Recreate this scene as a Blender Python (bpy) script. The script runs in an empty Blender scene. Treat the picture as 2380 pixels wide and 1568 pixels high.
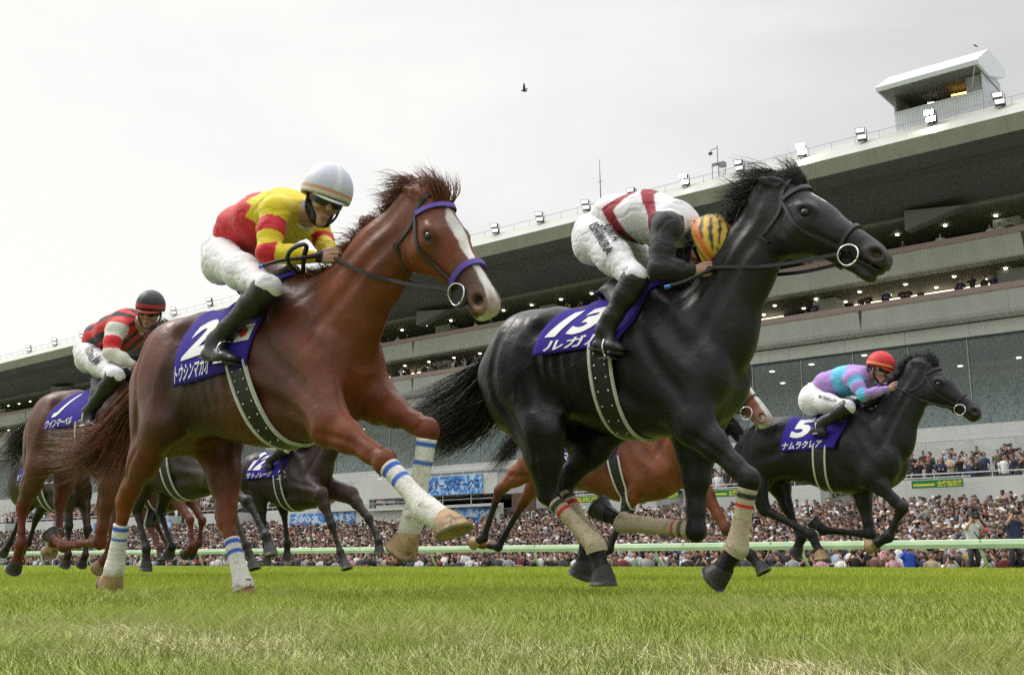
import bpy, math, random, time
import numpy as np
import openvdb as vdb
from mathutils import Vector, Matrix
T00 = time.time()
rnd = random.Random(7); nr = np.random.RandomState(11)

# ------------------------------------------------------------------ camera, sky, sun, exposure
# World axes: +X runs along the home straight (the way the horses gallop), +Y points to the grandstand.
PF = 2500.; PCX = 1190.; PCY = 784.; PIT = math.atan(521/2500.); CH = .2
TH = math.atan2(3055, math.hypot(2500, 521)); ST, CT = math.sin(TH), math.cos(TH)
scene = bpy.context.scene
cam = bpy.data.objects.new('camera', bpy.data.cameras.new('camera'))
scene.collection.objects.link(cam); scene.camera = cam
cam.data.sensor_width = 36; cam.data.lens = 36*PF/2380.; cam.data.clip_start = .05; cam.data.clip_end = 3000
cam.location = (0, 0, CH); cam.rotation_euler = (math.pi/2+PIT, 0, math.atan2(CT, ST))

w = bpy.data.worlds.new('World'); scene.world = w; w.use_nodes = True
nt = w.node_tree; nt.nodes.clear()
def nd(nt, t, **kw):
    n = nt.nodes.new(t)
    for k, v in kw.items(): setattr(n, k, v)
    return n
SUN_EL, SUN_AZ = math.radians(50), math.radians(258)     # azimuth counted from +Y towards +X
out = nd(nt, 'ShaderNodeOutputWorld'); bg = nd(nt, 'ShaderNodeBackground'); bg.inputs[1].default_value = .1
sky = nd(nt, 'ShaderNodeTexSky', sky_type='NISHITA', sun_disc=False, sun_elevation=SUN_EL, sun_rotation=SUN_AZ)
tc = nd(nt, 'ShaderNodeTexCoord'); sep = nd(nt, 'ShaderNodeSeparateXYZ')
nt.links.new(tc.outputs['Generated'], sep.inputs[0])
mp = nd(nt, 'ShaderNodeMapping'); mp.inputs['Scale'].default_value = (1, 1, 2.6); mp.inputs['Location'].default_value = (.35, .1, .2)
nt.links.new(tc.outputs['Generated'], mp.inputs[0])
no = nd(nt, 'ShaderNodeTexNoise'); no.inputs['Scale'].default_value = 2.1; no.inputs['Detail'].default_value = 7; no.inputs['Roughness'].default_value = .52; no.inputs['Distortion'].default_value = .35
nt.links.new(mp.outputs[0], no.inputs[0])
# the overcast is thinner (brighter) towards -X (left of the picture)
dotn = nd(nt, 'ShaderNodeVectorMath', operation='DOT_PRODUCT'); dotn.inputs[1].default_value = (-.9, .0, .0)
nt.links.new(tc.outputs['Generated'], dotn.inputs[0])
ma = nd(nt, 'ShaderNodeMath', operation='MULTIPLY_ADD'); ma.inputs[1].default_value = .62
nt.links.new(dotn.outputs['Value'], ma.inputs[0]); nf_ = nd(nt, 'ShaderNodeMath', operation='MULTIPLY_ADD'); nf_.inputs[1].default_value = .6; nf_.inputs[2].default_value = .2; nt.links.new(no.outputs['Fac'], nf_.inputs[0]); nt.links.new(nf_.outputs[0], ma.inputs[2])
cr = nd(nt, 'ShaderNodeValToRGB'); e = cr.color_ramp.elements
e[0].position = .58; e[0].color = (4.9, 4.97, 5.0, 1); e[1].position = .93; e[1].color = (7.7, 7.7, 7.4, 1)
m = cr.color_ramp.elements.new(.80); m.color = (6.9, 6.92, 6.75, 1)
nt.links.new(ma.outputs[0], cr.inputs[0])
# zenith of an overcast sky is about three times brighter than its horizon
zr = nd(nt, 'ShaderNodeMapRange'); zr.inputs[1].default_value = .52; zr.inputs[2].default_value = .95; zr.inputs[3].default_value = 1.0; zr.inputs[4].default_value = 3.6
nt.links.new(sep.outputs[2], zr.inputs[0])
mul = nd(nt, 'ShaderNodeVectorMath', operation='SCALE'); nt.links.new(cr.outputs[0], mul.inputs[0]); nt.links.new(zr.outputs[0], mul.inputs['Scale'])
mx = nd(nt, 'ShaderNodeMixRGB'); mx.inputs[0].default_value = .96
nt.links.new(sky.outputs[0], mx.inputs[1]); nt.links.new(mul.outputs[0], mx.inputs[2])
nt.links.new(mx.outputs[0], bg.inputs[0]); nt.links.new(bg.outputs[0], out.inputs[0])
sl = bpy.data.lights.new('sun', 'SUN'); sl.energy = 1.1; sl.angle = math.radians(14); sl.color = (1, .96, .9)
so = bpy.data.objects.new('sun', sl); scene.collection.objects.link(so)
sd = Vector((math.sin(SUN_AZ)*math.cos(SUN_EL), math.cos(SUN_AZ)*math.cos(SUN_EL), math.sin(SUN_EL)))
so.rotation_euler = (-sd).to_track_quat('-Z', 'Y').to_euler()
scene.view_settings.view_transform = 'Standard'; scene.view_settings.look = 'None'
scene.view_settings.exposure = .4; scene.view_settings.gamma = 1
scene.cycles.max_bounces = 6; scene.cycles.diffuse_bounces = 3; scene.cycles.glossy_bounces = 3
scene.cycles.transparent_max_bounces = 8; scene.cycles.use_denoising = False; scene.cycles.sample_clamp_indirect = 3

# ------------------------------------------------------------------ placing by sight lines
def ray(u, v):
    a, b = u-PCX, PCY-v; cp, sp = math.cos(PIT), math.sin(PIT)
    f = PF*cp-b*sp
    return np.array([a*ST-f*CT, a*CT+f*ST, PF*sp+b*cp])
def at_n(u, v, n):
    r = ray(u, v); p = r*(n/r[1]); p[2] += CH; return p
def zat(n, v, u=2380): return at_n(u, v, n)[2]
def px(p):
    x = p[0]*ST+p[1]*CT; y = -p[0]*CT+p[1]*ST; z = p[2]-CH; f = y*math.cos(PIT)+z*math.sin(PIT); b = -y*math.sin(PIT)+z*math.cos(PIT)
    return PCX+PF*x/f, PCY-PF*b/f
def withers(u, v, z):
    r = ray(u, v); p = r*((z-CH)/r[2]); return p[0], p[1]

# ------------------------------------------------------------------ materials
MATS = {}
def mat(name, col=(.5, .5, .5), rough=.6, metal=0, spec=.5, bump=0, bscale=60, var=0, vscale=6, emit=0, attr=None, alpha=1, coat=0, sheen=0, stretch=None, detail=4, bdist=.01):
    if name in MATS: return MATS[name]
    m = bpy.data.materials.new(name); m.use_nodes = True; nt = m.node_tree
    b = nt.nodes['Principled BSDF']; b.inputs['Roughness'].default_value = rough; b.inputs['Metallic'].default_value = metal
    b.inputs['Specular IOR Level'].default_value = spec; b.inputs['Coat Weight'].default_value = coat; b.inputs['Coat Roughness'].default_value = .35
    b.inputs['Sheen Weight'].default_value = sheen; b.inputs['Alpha'].default_value = alpha
    c = (*col, 1); b.inputs['Base Color'].default_value = c
    tc = nd(nt, 'ShaderNodeTexCoord'); src = tc.outputs['Object']
    if stretch:
        mpn = nd(nt, 'ShaderNodeMapping'); mpn.inputs['Scale'].default_value = stretch; nt.links.new(src, mpn.inputs[0]); src = mpn.outputs[0]
    cs = None
    if attr:
        a = nd(nt, 'ShaderNodeAttribute'); a.attribute_name = attr; cs = a.outputs['Color']
    if var:
        n = nd(nt, 'ShaderNodeTexNoise'); n.inputs['Scale'].default_value = vscale; n.inputs['Detail'].default_value = detail; nt.links.new(src, n.inputs[0])
        mr = nd(nt, 'ShaderNodeMapRange'); mr.inputs[1].default_value = .25; mr.inputs[2].default_value = .75
        mr.inputs[3].default_value = 1-var; mr.inputs[4].default_value = 1+var; nt.links.new(n.outputs['Fac'], mr.inputs[0])
        sc = nd(nt, 'ShaderNodeVectorMath', operation='SCALE')
        if cs: nt.links.new(cs, sc.inputs[0])
        else: sc.inputs[0].default_value = col
        nt.links.new(mr.outputs[0], sc.inputs['Scale']); cs = sc.outputs[0]
    if cs: nt.links.new(cs, b.inputs['Base Color'])
    if bump:
        n = nd(nt, 'ShaderNodeTexNoise'); n.inputs['Scale'].default_value = bscale; n.inputs['Detail'].default_value = 5; nt.links.new(src, n.inputs[0])
        bp = nd(nt, 'ShaderNodeBump'); bp.inputs['Strength'].default_value = bump; bp.inputs['Distance'].default_value = bdist
        nt.links.new(n.outputs['Fac'], bp.inputs['Height']); nt.links.new(bp.outputs[0], b.inputs['Normal'])
    if emit:
        b.inputs['Emission Color'].default_value = c; b.inputs['Emission Strength'].default_value = emit
    MATS[name] = m; return m

def stain(m, col, scale, lo, hi, amt, detail=9, stretch=(1, 1, 1)):
    nt = m.node_tree; b = nt.nodes['Principled BSDF']; inp = b.inputs['Base Color']; src = inp.links[0].from_socket if inp.links else None
    tc = nd(nt, 'ShaderNodeTexCoord'); mp = nd(nt, 'ShaderNodeMapping'); mp.inputs['Scale'].default_value = stretch; nt.links.new(tc.outputs['Object'], mp.inputs[0]); n = nd(nt, 'ShaderNodeTexNoise'); n.inputs['Scale'].default_value = scale; n.inputs['Detail'].default_value = detail; n.inputs['Roughness'].default_value = .7; nt.links.new(mp.outputs[0], n.inputs[0])
    r = nd(nt, 'ShaderNodeMapRange'); r.inputs[1].default_value = lo; r.inputs[2].default_value = hi; r.inputs[4].default_value = amt; nt.links.new(n.outputs['Fac'], r.inputs[0])
    mx = nd(nt, 'ShaderNodeMixRGB'); mx.inputs[2].default_value = (*col, 1); nt.links.new(r.outputs[0], mx.inputs[0])
    if src: nt.links.new(src, mx.inputs[1])
    else: mx.inputs[1].default_value = inp.default_value
    nt.links.new(mx.outputs[0], inp); return m
# ------------------------------------------------------------------ objects
COL = scene.collection
def tag(o, label=None, cat=None, group=None, kind=None):
    if label: o['label'] = label
    if cat: o['category'] = cat
    if group: o['group'] = group
    if kind: o['kind'] = kind
    return o
def empty(name, loc=(0, 0, 0)):
    o = bpy.data.objects.new(name, None); o.location = loc; o.empty_display_size = .2; COL.objects.link(o); return o
def mesh_obj(name, V, Fs, m, parent=None, smooth=False, col=None, mi=None, loc=None):
    """V (n,3), Fs a list of index arrays or one (m,k) array."""
    me = bpy.data.meshes.new(name)
    V = np.asarray(V, 'f4').reshape(-1, 3)
    if isinstance(Fs, np.ndarray): Fs = [Fs]
    groups = []
    if len(Fs) and isinstance(Fs[0], np.ndarray) and Fs[0].ndim == 2: groups = [g for g in Fs if len(g)]
    else:
        d = {}
        for f in Fs: d.setdefault(len(f), []).append(f)
        groups = [np.array(g) for g in d.values()]
    me.vertices.add(len(V)); me.vertices.foreach_set('co', V.ravel())
    nl = sum(g.size for g in groups); npoly = sum(len(g) for g in groups)
    me.loops.add(nl); me.loops.foreach_set('vertex_index', np.concatenate([g.ravel() for g in groups]).astype('i4'))
    tot = np.concatenate([np.full(len(g), g.shape[1]) for g in groups]).astype('i4')
    me.polygons.add(npoly); me.polygons.foreach_set('loop_start', np.concatenate([[0], np.cumsum(tot)[:-1]]).astype('i4'))
    me.polygons.foreach_set('loop_total', tot)
    me.polygons.foreach_set('use_smooth', np.full(npoly, bool(smooth)))
    if mi is not None: me.polygons.foreach_set('material_index', np.asarray(mi, 'i4'))
    me.update(calc_edges=True); me.validate()
    if col is not None:
        a = me.color_attributes.new('Col', 'FLOAT_COLOR', 'POINT')
        c = np.ones((len(V), 4), 'f4'); c[:, :3] = col; a.data.foreach_set('color', c.ravel())
    for mm in (m if isinstance(m, (list, tuple)) else [m]): me.materials.append(mm)
    o = bpy.data.objects.new(name, me); COL.objects.link(o)
    if parent: o.parent = parent
    if loc is not None: o.location = loc
    return o
class MB:
    """collects simple solids, then links them as ONE mesh object"""
    def __init__(s): s.V = []; s.F = []; s.C = []; s.n = 0; s.M = []
    def add(s, V, F, col=None, mi=0):
        V = np.asarray(V, float).reshape(-1, 3); s.V.append(V)
        for f in F: s.F.append(tuple(int(i)+s.n for i in f)); s.M.append(mi)
        if col is not None: s.C.append(np.tile(np.asarray(col, float), (len(V), 1)) if np.ndim(col) == 1 else np.asarray(col))
        s.n += len(V)
    def box(s, x0, x1, y0, y1, z0, z1, col=None, mi=0, top=None):
        a, b, c, d = top if top else (x0, x1, y0, y1)
        s.add([(x0, y0, z0), (x1, y0, z0), (x1, y1, z0), (x0, y1, z0), (a, c, z1), (b, c, z1), (b, d, z1), (a, d, z1)],
              [(3, 2, 1, 0), (4, 5, 6, 7), (0, 1, 5, 4), (1, 2, 6, 5), (2, 3, 7, 6), (3, 0, 4, 7)], col, mi)
    def prism(s, prof, x0, x1, col=None, mi=0):
        """profile of (y,z) points extruded along x"""
        k = len(prof)
        V = [(x0, y, z) for y, z in prof]+[(x1, y, z) for y, z in prof]
        F = [(i, (i+1) % k, k+(i+1) % k, k+i) for i in range(k)]+[tuple(range(k))[::-1], tuple(range(k, 2*k))]
        s.add(V, F, col, mi)
    def tube(s, P, R, sides=8, col=None, mi=0, ell=None, axis=None, cap=True):
        P = np.asarray(P, float); n = len(P); R = np.broadcast_to(np.asarray(R, float), (n,))
        t = np.gradient(P, axis=0); t /= np.linalg.norm(t, axis=1)[:, None]+1e-9
        up = np.array(axis if axis is not None else (0, 0, 1.)); V = []; pu = None
        for i in range(n):
            a = up-t[i]*np.dot(up, t[i])
            if np.linalg.norm(a) < .05: a = (pu if pu is not None else np.array([1., .3, 0]))-0; a = a-t[i]*np.dot(a, t[i])
            a /= np.linalg.norm(a)
            if pu is not None and axis is None:
                b2 = pu-t[i]*np.dot(pu, t[i]); a = b2/(np.linalg.norm(b2)+1e-9)
            pu = a; b = np.cross(t[i], a); e = 1 if ell is None else ell
            for k in range(sides):
                th = 2*math.pi*k/sides; V.append(P[i]+R[i]*(math.cos(th)*a*e+math.sin(th)*b))
        F = [(i*sides+k, i*sides+(k+1) % sides, (i+1)*sides+(k+1) % sides, (i+1)*sides+k) for i in range(n-1) for k in range(sides)]
        if cap: F += [tuple(range(sides))[::-1], tuple(range((n-1)*sides, n*sides))]
        s.add(V, F, col, mi)
    def ball(s, c, r, seg=10, rings=7, col=None, mi=0, R=None):
        r = np.broadcast_to(np.asarray(r, float), (3,)); V = []; F = []
        for i in range(rings+1):
            ph = math.pi*i/rings
            for k in range(seg):
                th = 2*math.pi*k/seg; V.append((math.sin(ph)*math.cos(th)*r[0], math.sin(ph)*math.sin(th)*r[1], math.cos(ph)*r[2]))
        for i in range(rings):
            for k in range(seg): F.append((i*seg+k, (i+1)*seg+k, (i+1)*seg+(k+1) % seg, i*seg+(k+1) % seg))
        V = np.array(V)
        if R is not None: V = V@np.asarray(R).T
        s.add(V+np.asarray(c), F, col, mi)
    def build(s, name, m, parent=None, smooth=False, loc=None):
        V = np.concatenate(s.V); c = np.concatenate(s.C) if s.C and sum(len(x) for x in s.C) == len(V) else None
        nn = {}
        for f, q in zip(s.F, s.M): nn.setdefault(len(f), ([], [])); nn[len(f)][0].append(f); nn[len(f)][1].append(q)
        gs = [np.array(a) for a, b in nn.values()]; mi = [q for a, b in nn.values() for q in b]
        return mesh_obj(name, V, gs, m, parent, smooth, c, mi if any(mi) else None, loc)

# ------------------------------------------------------------------ sculpting: smooth unions of solids in a distance grid, one skin out
def unit(v): v = np.asarray(v, float); return v/(np.linalg.norm(v)+1e-12)
class Field:
    def __init__(s, lo, hi, h):
        s.lo = np.asarray(lo, float); s.h = h; s.n = np.ceil((np.asarray(hi, float)-s.lo)/h).astype(int)+1
        s.F = np.full(s.n, .3, 'f4')
    def put(s, fn, lo, hi, k=.03, op='u'):
        pad = k+3*s.h
        i0 = np.clip(np.floor((np.asarray(lo)-pad-s.lo)/s.h).astype(int), 0, s.n); i1 = np.clip(np.ceil((np.asarray(hi)+pad-s.lo)/s.h).astype(int)+1, 0, s.n)
        if (i1 <= i0).any(): return
        ax = [(s.lo[a]+s.h*np.arange(i0[a], i1[a])).astype('f4') for a in range(3)]
        X, Y, Z = ax[0][:, None, None], ax[1][None, :, None], ax[2][None, None, :]
        d = fn(X, Y, Z); sl = tuple(slice(i0[a], i1[a]) for a in range(3)); g = s.F[sl]
        if op == 'u': hh = np.maximum(k-np.abs(g-d), 0)/k; s.F[sl] = np.minimum(g, d)-hh*hh*k*.25
        else: d = -d; hh = np.maximum(k-np.abs(g-d), 0)/k; s.F[sl] = np.maximum(g, d)+hh*hh*k*.25
    def seg(s, a, b, ra, rb, la=None, lb=None, lat=(0, 1, 0), k=.03, op='u'):
        a = np.asarray(a, float); b = np.asarray(b, float); la = ra if la is None else la; lb = rb if lb is None else lb
        ab = b-a; L2 = max(ab@ab, 1e-9); lat = unit(lat)
        def fn(X, Y, Z):
            dx, dy, dz = X-a[0], Y-a[1], Z-a[2]
            t = np.clip((dx*ab[0]+dy*ab[1]+dz*ab[2])/L2, 0, 1)
            dx = dx-t*ab[0]; dy = dy-t*ab[1]; dz = dz-t*ab[2]
            l = dx*lat[0]+dy*lat[1]+dz*lat[2]; r2 = np.maximum(dx*dx+dy*dy+dz*dz-l*l, 0)
            R = ra+(rb-ra)*t; Lr = la+(lb-la)*t
            return (np.sqrt(r2/(R*R)+l*l/(Lr*Lr))-1)*np.minimum(R, Lr)
        m = max(ra, rb, la, lb); s.put(fn, np.minimum(a, b)-m, np.maximum(a, b)+m, k, op)
    def chain(s, P, R, L, lat=(0, 1, 0), k=.02):
        for i in range(len(P)-1): s.seg(P[i], P[i+1], R[i], R[i+1], L[i], L[i+1], lat, k)
    def poly(s, P, r, k=.03, op='u'):
        P = np.asarray(P, float); r = np.broadcast_to(np.asarray(r, float), (len(P),))
        def fn(X, Y, Z):
            best = None
            for i in range(len(P)-1):
                ab = P[i+1]-P[i]; L2 = ab@ab+1e-12; dx, dy, dz = X-P[i][0], Y-P[i][1], Z-P[i][2]; t = np.clip((dx*ab[0]+dy*ab[1]+dz*ab[2])/L2, 0, 1)
                d = np.sqrt((dx-t*ab[0])**2+(dy-t*ab[1])**2+(dz-t*ab[2])**2)-(r[i]+(r[i+1]-r[i])*t); best = d if best is None else np.minimum(best, d)
            return best
        s.put(fn, P.min(0)-r.max(), P.max(0)+r.max(), k, op)
    def ell(s, c, r, R=None, k=.03, op='u'):
        c = np.asarray(c, float); r = np.broadcast_to(np.asarray(r, float), (3,)); M = np.eye(3) if R is None else np.asarray(R)
        def fn(X, Y, Z):
            d = (X-c[0], Y-c[1], Z-c[2]); q = 0
            for i in range(3):
                e = (d[0]*M[0, i]+d[1]*M[1, i]+d[2]*M[2, i])/r[i]; q = q+e*e
            return (np.sqrt(q)-1)*min(r)
        s.put(fn, c-max(r), c+max(r), k, op)
    def loft(s, st, o, M, k=.03, ex=2.2, op='u', topw=None):
        """st rows: x, z centre, half height, half width (dense-interpolated); M columns = local axes"""
        st = np.asarray(st, float); o = np.asarray(o, float); M = np.asarray(M, float)
        xs = np.linspace(st[0, 0], st[-1, 0], 80); tab = [smooth_interp(xs, st[:, 0], st[:, j]) for j in range(1, st.shape[1])]
        zc, hh, hw = tab[:3]; tw = tab[3] if len(tab) > 3 else np.zeros(80)
        mh = max((abs(zc)+hh).max(), hw.max()); P = [o+M@np.array([x, 0, z]) for x in (xs[0], xs[-1]) for z in ((zc-hh).min(), (zc+hh).max())]
        lo = np.min(P, 0)-hw.max(); hi = np.max(P, 0)+hw.max()
        def fn(X, Y, Z):
            dx, dy, dz = X-o[0], Y-o[1], Z-o[2]
            lx = dx*M[0, 0]+dy*M[1, 0]+dz*M[2, 0]; ly = dx*M[0, 1]+dy*M[1, 1]+dz*M[2, 1]; lz = dx*M[0, 2]+dy*M[1, 2]+dz*M[2, 2]
            f = ((lx-xs[0])/(xs[1]-xs[0])); f = np.clip(f, 0, 78.999); i = f.astype('i4'); t = (f-i).astype('f4')
            g = lambda a: (a[i]*(1-t)+a[np.minimum(i+1, 79)]*t)
            C, Hh, Wd, Tw = g(zc), g(hh), g(hw), g(tw)
            zr = (lz-C)/Hh; We = Wd*(1-Tw*np.clip(zr, 0, 1.2)**2)
            q = (np.abs(ly/We)**ex+np.abs(zr)**ex)**(1/ex)
            d = (q-1)*np.minimum(Hh, Wd)
            e = np.maximum(np.maximum(xs[0]-lx, lx-xs[-1]), 0)
            return np.where(e > 0, np.sqrt(np.maximum(d, 0)**2+e*e)+np.minimum(d, 0)*0, d).astype('f4')
        s.put(fn, lo, hi, k, op)
    def skin(s):
        g = vdb.FloatGrid(background=.3); g.copyFromArray(s.F.astype('f4')); 
        P, Q = g.convertToQuads(isovalue=0.)
        V = P*s.h+s.lo
        # even out the skin a little
        return V.astype('f4'), Q[:, ::-1].copy()
    def val(s, P):
        q = (np.asarray(P, float)-s.lo)/s.h; q = np.clip(q, 0, s.n-1.001); i = q.astype(int); f = q-i; r = 0
        for a in (0, 1):
            for b in (0, 1):
                for c in (0, 1):
                    wt = (f[..., 0] if a else 1-f[..., 0])*(f[..., 1] if b else 1-f[..., 1])*(f[..., 2] if c else 1-f[..., 2])
                    r = r+wt*s.F[i[..., 0]+a, i[..., 1]+b, i[..., 2]+c]
        return r
    def grad(s, P):
        e = s.h*1.5; P = np.asarray(P, float)
        G = np.stack([s.val(P+np.eye(3)[a]*e)-s.val(P-np.eye(3)[a]*e) for a in range(3)], -1)
        return G/(np.linalg.norm(G, axis=-1, keepdims=True)+1e-9)
    def hit(s, O, D, tmax=.9):
        """walk inward from O+D*tmax to O, first entry into the solid"""
        ts = np.linspace(tmax, 0, 120); O = np.asarray(O, float); D = np.asarray(D, float)
        D = D/np.linalg.norm(D, axis=-1, keepdims=True); best = np.zeros(O.shape[:-1]); done = np.zeros(O.shape[:-1], bool)
        for t in ts:
            v = s.val(O+D*t); n = (v < 0) & ~done; best[n] = t; done |= n
        for _ in range(8): v = s.val(O+D*best[..., None]); best = best+np.clip(-v, -.02, .02)*-1*-1*0+np.where(v < 0, .002, -.002)*0.5
        return O+D*best[..., None]
    def snap(s, P, off=.0, it=12):
        P = np.asarray(P, float).copy()
        for _ in range(it): P -= s.grad(P)*np.clip(s.val(P)-off, -.03, .03)[..., None]*.9
        return P
def smooth_interp(x, xp, fp):
    """monotone-ish cubic through the stations"""
    xp = np.asarray(xp); fp = np.asarray(fp); d = np.diff(fp)/np.diff(xp); m = np.zeros_like(fp)
    m[1:-1] = np.where(d[:-1]*d[1:] > 0, 2*d[:-1]*d[1:]/(d[:-1]+d[1:]+1e-12), 0); m[0] = d[0]; m[-1] = d[-1]
    i = np.clip(np.searchsorted(xp, x)-1, 0, len(xp)-2); h = xp[i+1]-xp[i]; t = (x-xp[i])/h
    return (2*t**3-3*t**2+1)*fp[i]+(t**3-2*t**2+t)*h*m[i]+(-2*t**3+3*t**2)*fp[i+1]+(t**3-t**2)*h*m[i+1]
def crv(P, n=24):
    P = np.asarray(P, float); d = np.concatenate([[0], np.cumsum(np.linalg.norm(np.diff(P, axis=0), axis=1))])
    x = np.linspace(0, d[-1], n)
    # catmull-rom through the points
    i = np.clip(np.searchsorted(d, x)-1, 0, len(P)-2); t = ((x-d[i])/(d[i+1]-d[i]+1e-12))[:, None]
    Q = np.vstack([2*P[0]-P[1], P, 2*P[-1]-P[-2]]); a, b, c, e = Q[i], Q[i+1], Q[i+2], Q[i+3]
    return .5*((2*b)+(-a+c)*t+(2*a-5*b+4*c-e)*t**2+(-a+3*b-3*c+e)*t**3)
def ribbon(mb, P, Nn, wd, th=.004, col=None, mi=0):
    """a strap: path P, outward normals Nn, full width wd, thickness th"""
    P = np.asarray(P, float); Nn = np.asarray(Nn, float); t = np.gradient(P, axis=0); t /= np.linalg.norm(t, axis=1)[:, None]+1e-9
    b = np.cross(t, Nn); b /= np.linalg.norm(b, axis=1)[:, None]+1e-9; wd = np.broadcast_to(np.asarray(wd, float), (len(P),))[:, None]
    V = np.stack([P-b*wd/2, P+b*wd/2, P+b*wd/2*.85+Nn*th, P-b*wd/2*.85+Nn*th], 1).reshape(-1, 3); F = []
    for i in range(len(P)-1):
        for k in range(4): F.append((i*4+k, i*4+(k+1) % 4, (i+1)*4+(k+1) % 4, (i+1)*4+k))
    F += [(3, 2, 1, 0), tuple(len(P)*4-4+k for k in range(4))]
    mb.add(V, F, col, mi)
def relax(V, Q, it=2):
    n = len(V); e = np.concatenate([Q[:, [0, 1]], Q[:, [1, 2]], Q[:, [2, 3]], Q[:, [3, 0]]]); cnt = np.bincount(e[:, 0], minlength=n)+np.bincount(e[:, 1], minlength=n)
    V = V.astype(float)
    for j in range(it*2):
        S = np.zeros((n, 3))
        for a in range(3): S[:, a] = np.bincount(e[:, 0], V[e[:, 1], a], n)+np.bincount(e[:, 1], V[e[:, 0], a], n)
        lam = .5 if j % 2 == 0 else -.52
        V = V+lam*(S/np.maximum(cnt, 1)[:, None]-V)
    return V

# ------------------------------------------------------------------ writing
def text_pts(s, shear=0, bold=0.0, detail=3):
    """the outline of a piece of writing as a flat mesh, returned as points (0..w, 0..1) and faces"""
    cu = bpy.data.curves.new('t', 'FONT'); cu.body = s; cu.size = 1; cu.shear = shear; cu.offset = bold; cu.resolution_u = detail
    o = bpy.data.objects.new('t', cu); COL.objects.link(o); bpy.context.view_layer.update()
    me = bpy.data.meshes.new_from_object(o.evaluated_get(bpy.context.evaluated_depsgraph_get()))
    import bmesh
    bm = bmesh.new(); bm.from_mesh(me); bmesh.ops.triangulate(bm, faces=bm.faces)
    for _ in range(3):
        long = [e for e in bm.edges if e.calc_length() > .16]
        if not long: break
        bmesh.ops.subdivide_edges(bm, edges=long, cuts=1, use_grid_fill=False); bmesh.ops.triangulate(bm, faces=bm.faces)
    bm.to_mesh(me); bm.free()
    V = np.array([v.co[:] for v in me.vertices]); F = [tuple(p.vertices) for p in me.polygons]
    bpy.data.objects.remove(o); bpy.data.meshes.remove(me)
    V[:, 0] -= V[:, 0].min(); V[:, 1] -= V[:, 1].min()
    return V, F


def noise3(P, sc, seed=0):
    r = np.random.RandomState(seed); v = 0
    for _ in range(6): k = r.randn(3)*sc; v = v+np.sin(P@k+r.rand()*6.28)
    return v/6
# ------------------------------------------------------------------ the ground
XL, XR = -330., 40.
g = MB(); g.box(-1500, 1500, -1500, 1500, -2.9, -2.0); tag(g.build('ground', mat('packed_earth', (.16, .15, .13), .9, var=.2, vscale=.5)), kind='structure')
def turf_mat():
    m = bpy.data.materials.new('turf'); m.use_nodes = True; nt = m.node_tree; b = nt.nodes['Principled BSDF']; b.inputs['Roughness'].default_value = .9; b.inputs['Specular IOR Level'].default_value = .15
    tc = nd(nt, 'ShaderNodeTexCoord'); n1 = nd(nt, 'ShaderNodeTexNoise'); n1.inputs['Scale'].default_value = .35; n1.inputs['Detail'].default_value = 6
    n2 = nd(nt, 'ShaderNodeTexNoise'); n2.inputs['Scale'].default_value = 9; n2.inputs['Detail'].default_value = 8
    for n in (n1, n2): nt.links.new(tc.outputs['Object'], n.inputs[0])
    c1 = nd(nt, 'ShaderNodeValToRGB'); c1.color_ramp.elements[0].position = .35; c1.color_ramp.elements[0].color = (.14, .21, .028, 1); c1.color_ramp.elements[1].position = .7; c1.color_ramp.elements[1].color = (.20, .27, .04, 1)
    c2 = nd(nt, 'ShaderNodeValToRGB'); c2.color_ramp.elements[0].position = .3; c2.color_ramp.elements[0].color = (.55, .55, .5, 1); c2.color_ramp.elements[1].position = .7; c2.color_ramp.elements[1].color = (1.1, 1.1, 1.05, 1)
    nt.links.new(n1.outputs['Fac'], c1.inputs[0]); nt.links.new(n2.outputs['Fac'], c2.inputs[0])
    mx = nd(nt, 'ShaderNodeMixRGB', blend_type='MULTIPLY'); mx.inputs[0].default_value = 1; nt.links.new(c1.outputs[0], mx.inputs[1]); nt.links.new(c2.outputs[0], mx.inputs[2]); nt.links.new(mx.outputs[0], b.inputs['Base Color'])
    return m
g = MB(); g.box(-700, 300, -60, 43.2, -2.0, 0); tag(g.build('turf_course', turf_mat()), kind='structure')
g = MB(); g.add([(-700, 43.6, -1.5), (300, 43.6, -1.5), (300, 66, 2.15), (-700, 66, 2.15), (-700, 43.6, -2.0), (300, 43.6, -2.0), (300, 66, -2.0), (-700, 66, -2.0)], [(0, 1, 2, 3), (4, 5, 1, 0), (7, 6, 5, 4), (3, 2, 6, 7), (1, 5, 6, 2), (0, 3, 7, 4)])
tag(g.build('spectator_slope', mat('slope_concrete', (.13, .12, .11), .9, var=.15, vscale=1)), kind='structure')
g = MB(); g.box(-400, 60, 43.2, 43.55, -2.0, .02); tag(g.build('low_wall', mat('brown_kerb', (.07, .05, .04), .9, var=.3, vscale=3)), 'low brown wall between the turf and the front row of spectators', 'wall')

# ------------------------------------------------------------------ running rail
railm = mat('rail_green', (.47, .62, .40), .5, var=.16, vscale=1.2, detail=6)
rail = empty('running_rail', (0, 40, 0)); tag(rail, 'long pale green running rail on slanted posts in front of the crowd', 'rail')
r = MB(); prof = [(-.10, .72), (-.13, .86), (-.08, 1.0), (0, 1.03), (.06, 1.0), (.08, .86), (.05, .72)]; r.prism(prof, -260, 30); r.build('top_rail', railm, rail, smooth=False)
px_ = -260.
while px_ < 30:
    r = MB(); r.tube([(px_+.55*0, .05, .80), (px_+.10, .12, .45), (px_+.22, .30, -.02)], [.055, .06, .065], 8); r.build('post', railm, rail, smooth=True); px_ += 6.7
r = MB()
for k in range(-65, 8): r.box(k*4-.012, k*4+.012, -.115, .085, .75, 1.015)
r.build('joint', mat('rail_joint', (.2, .3, .18), .6), rail)

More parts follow.
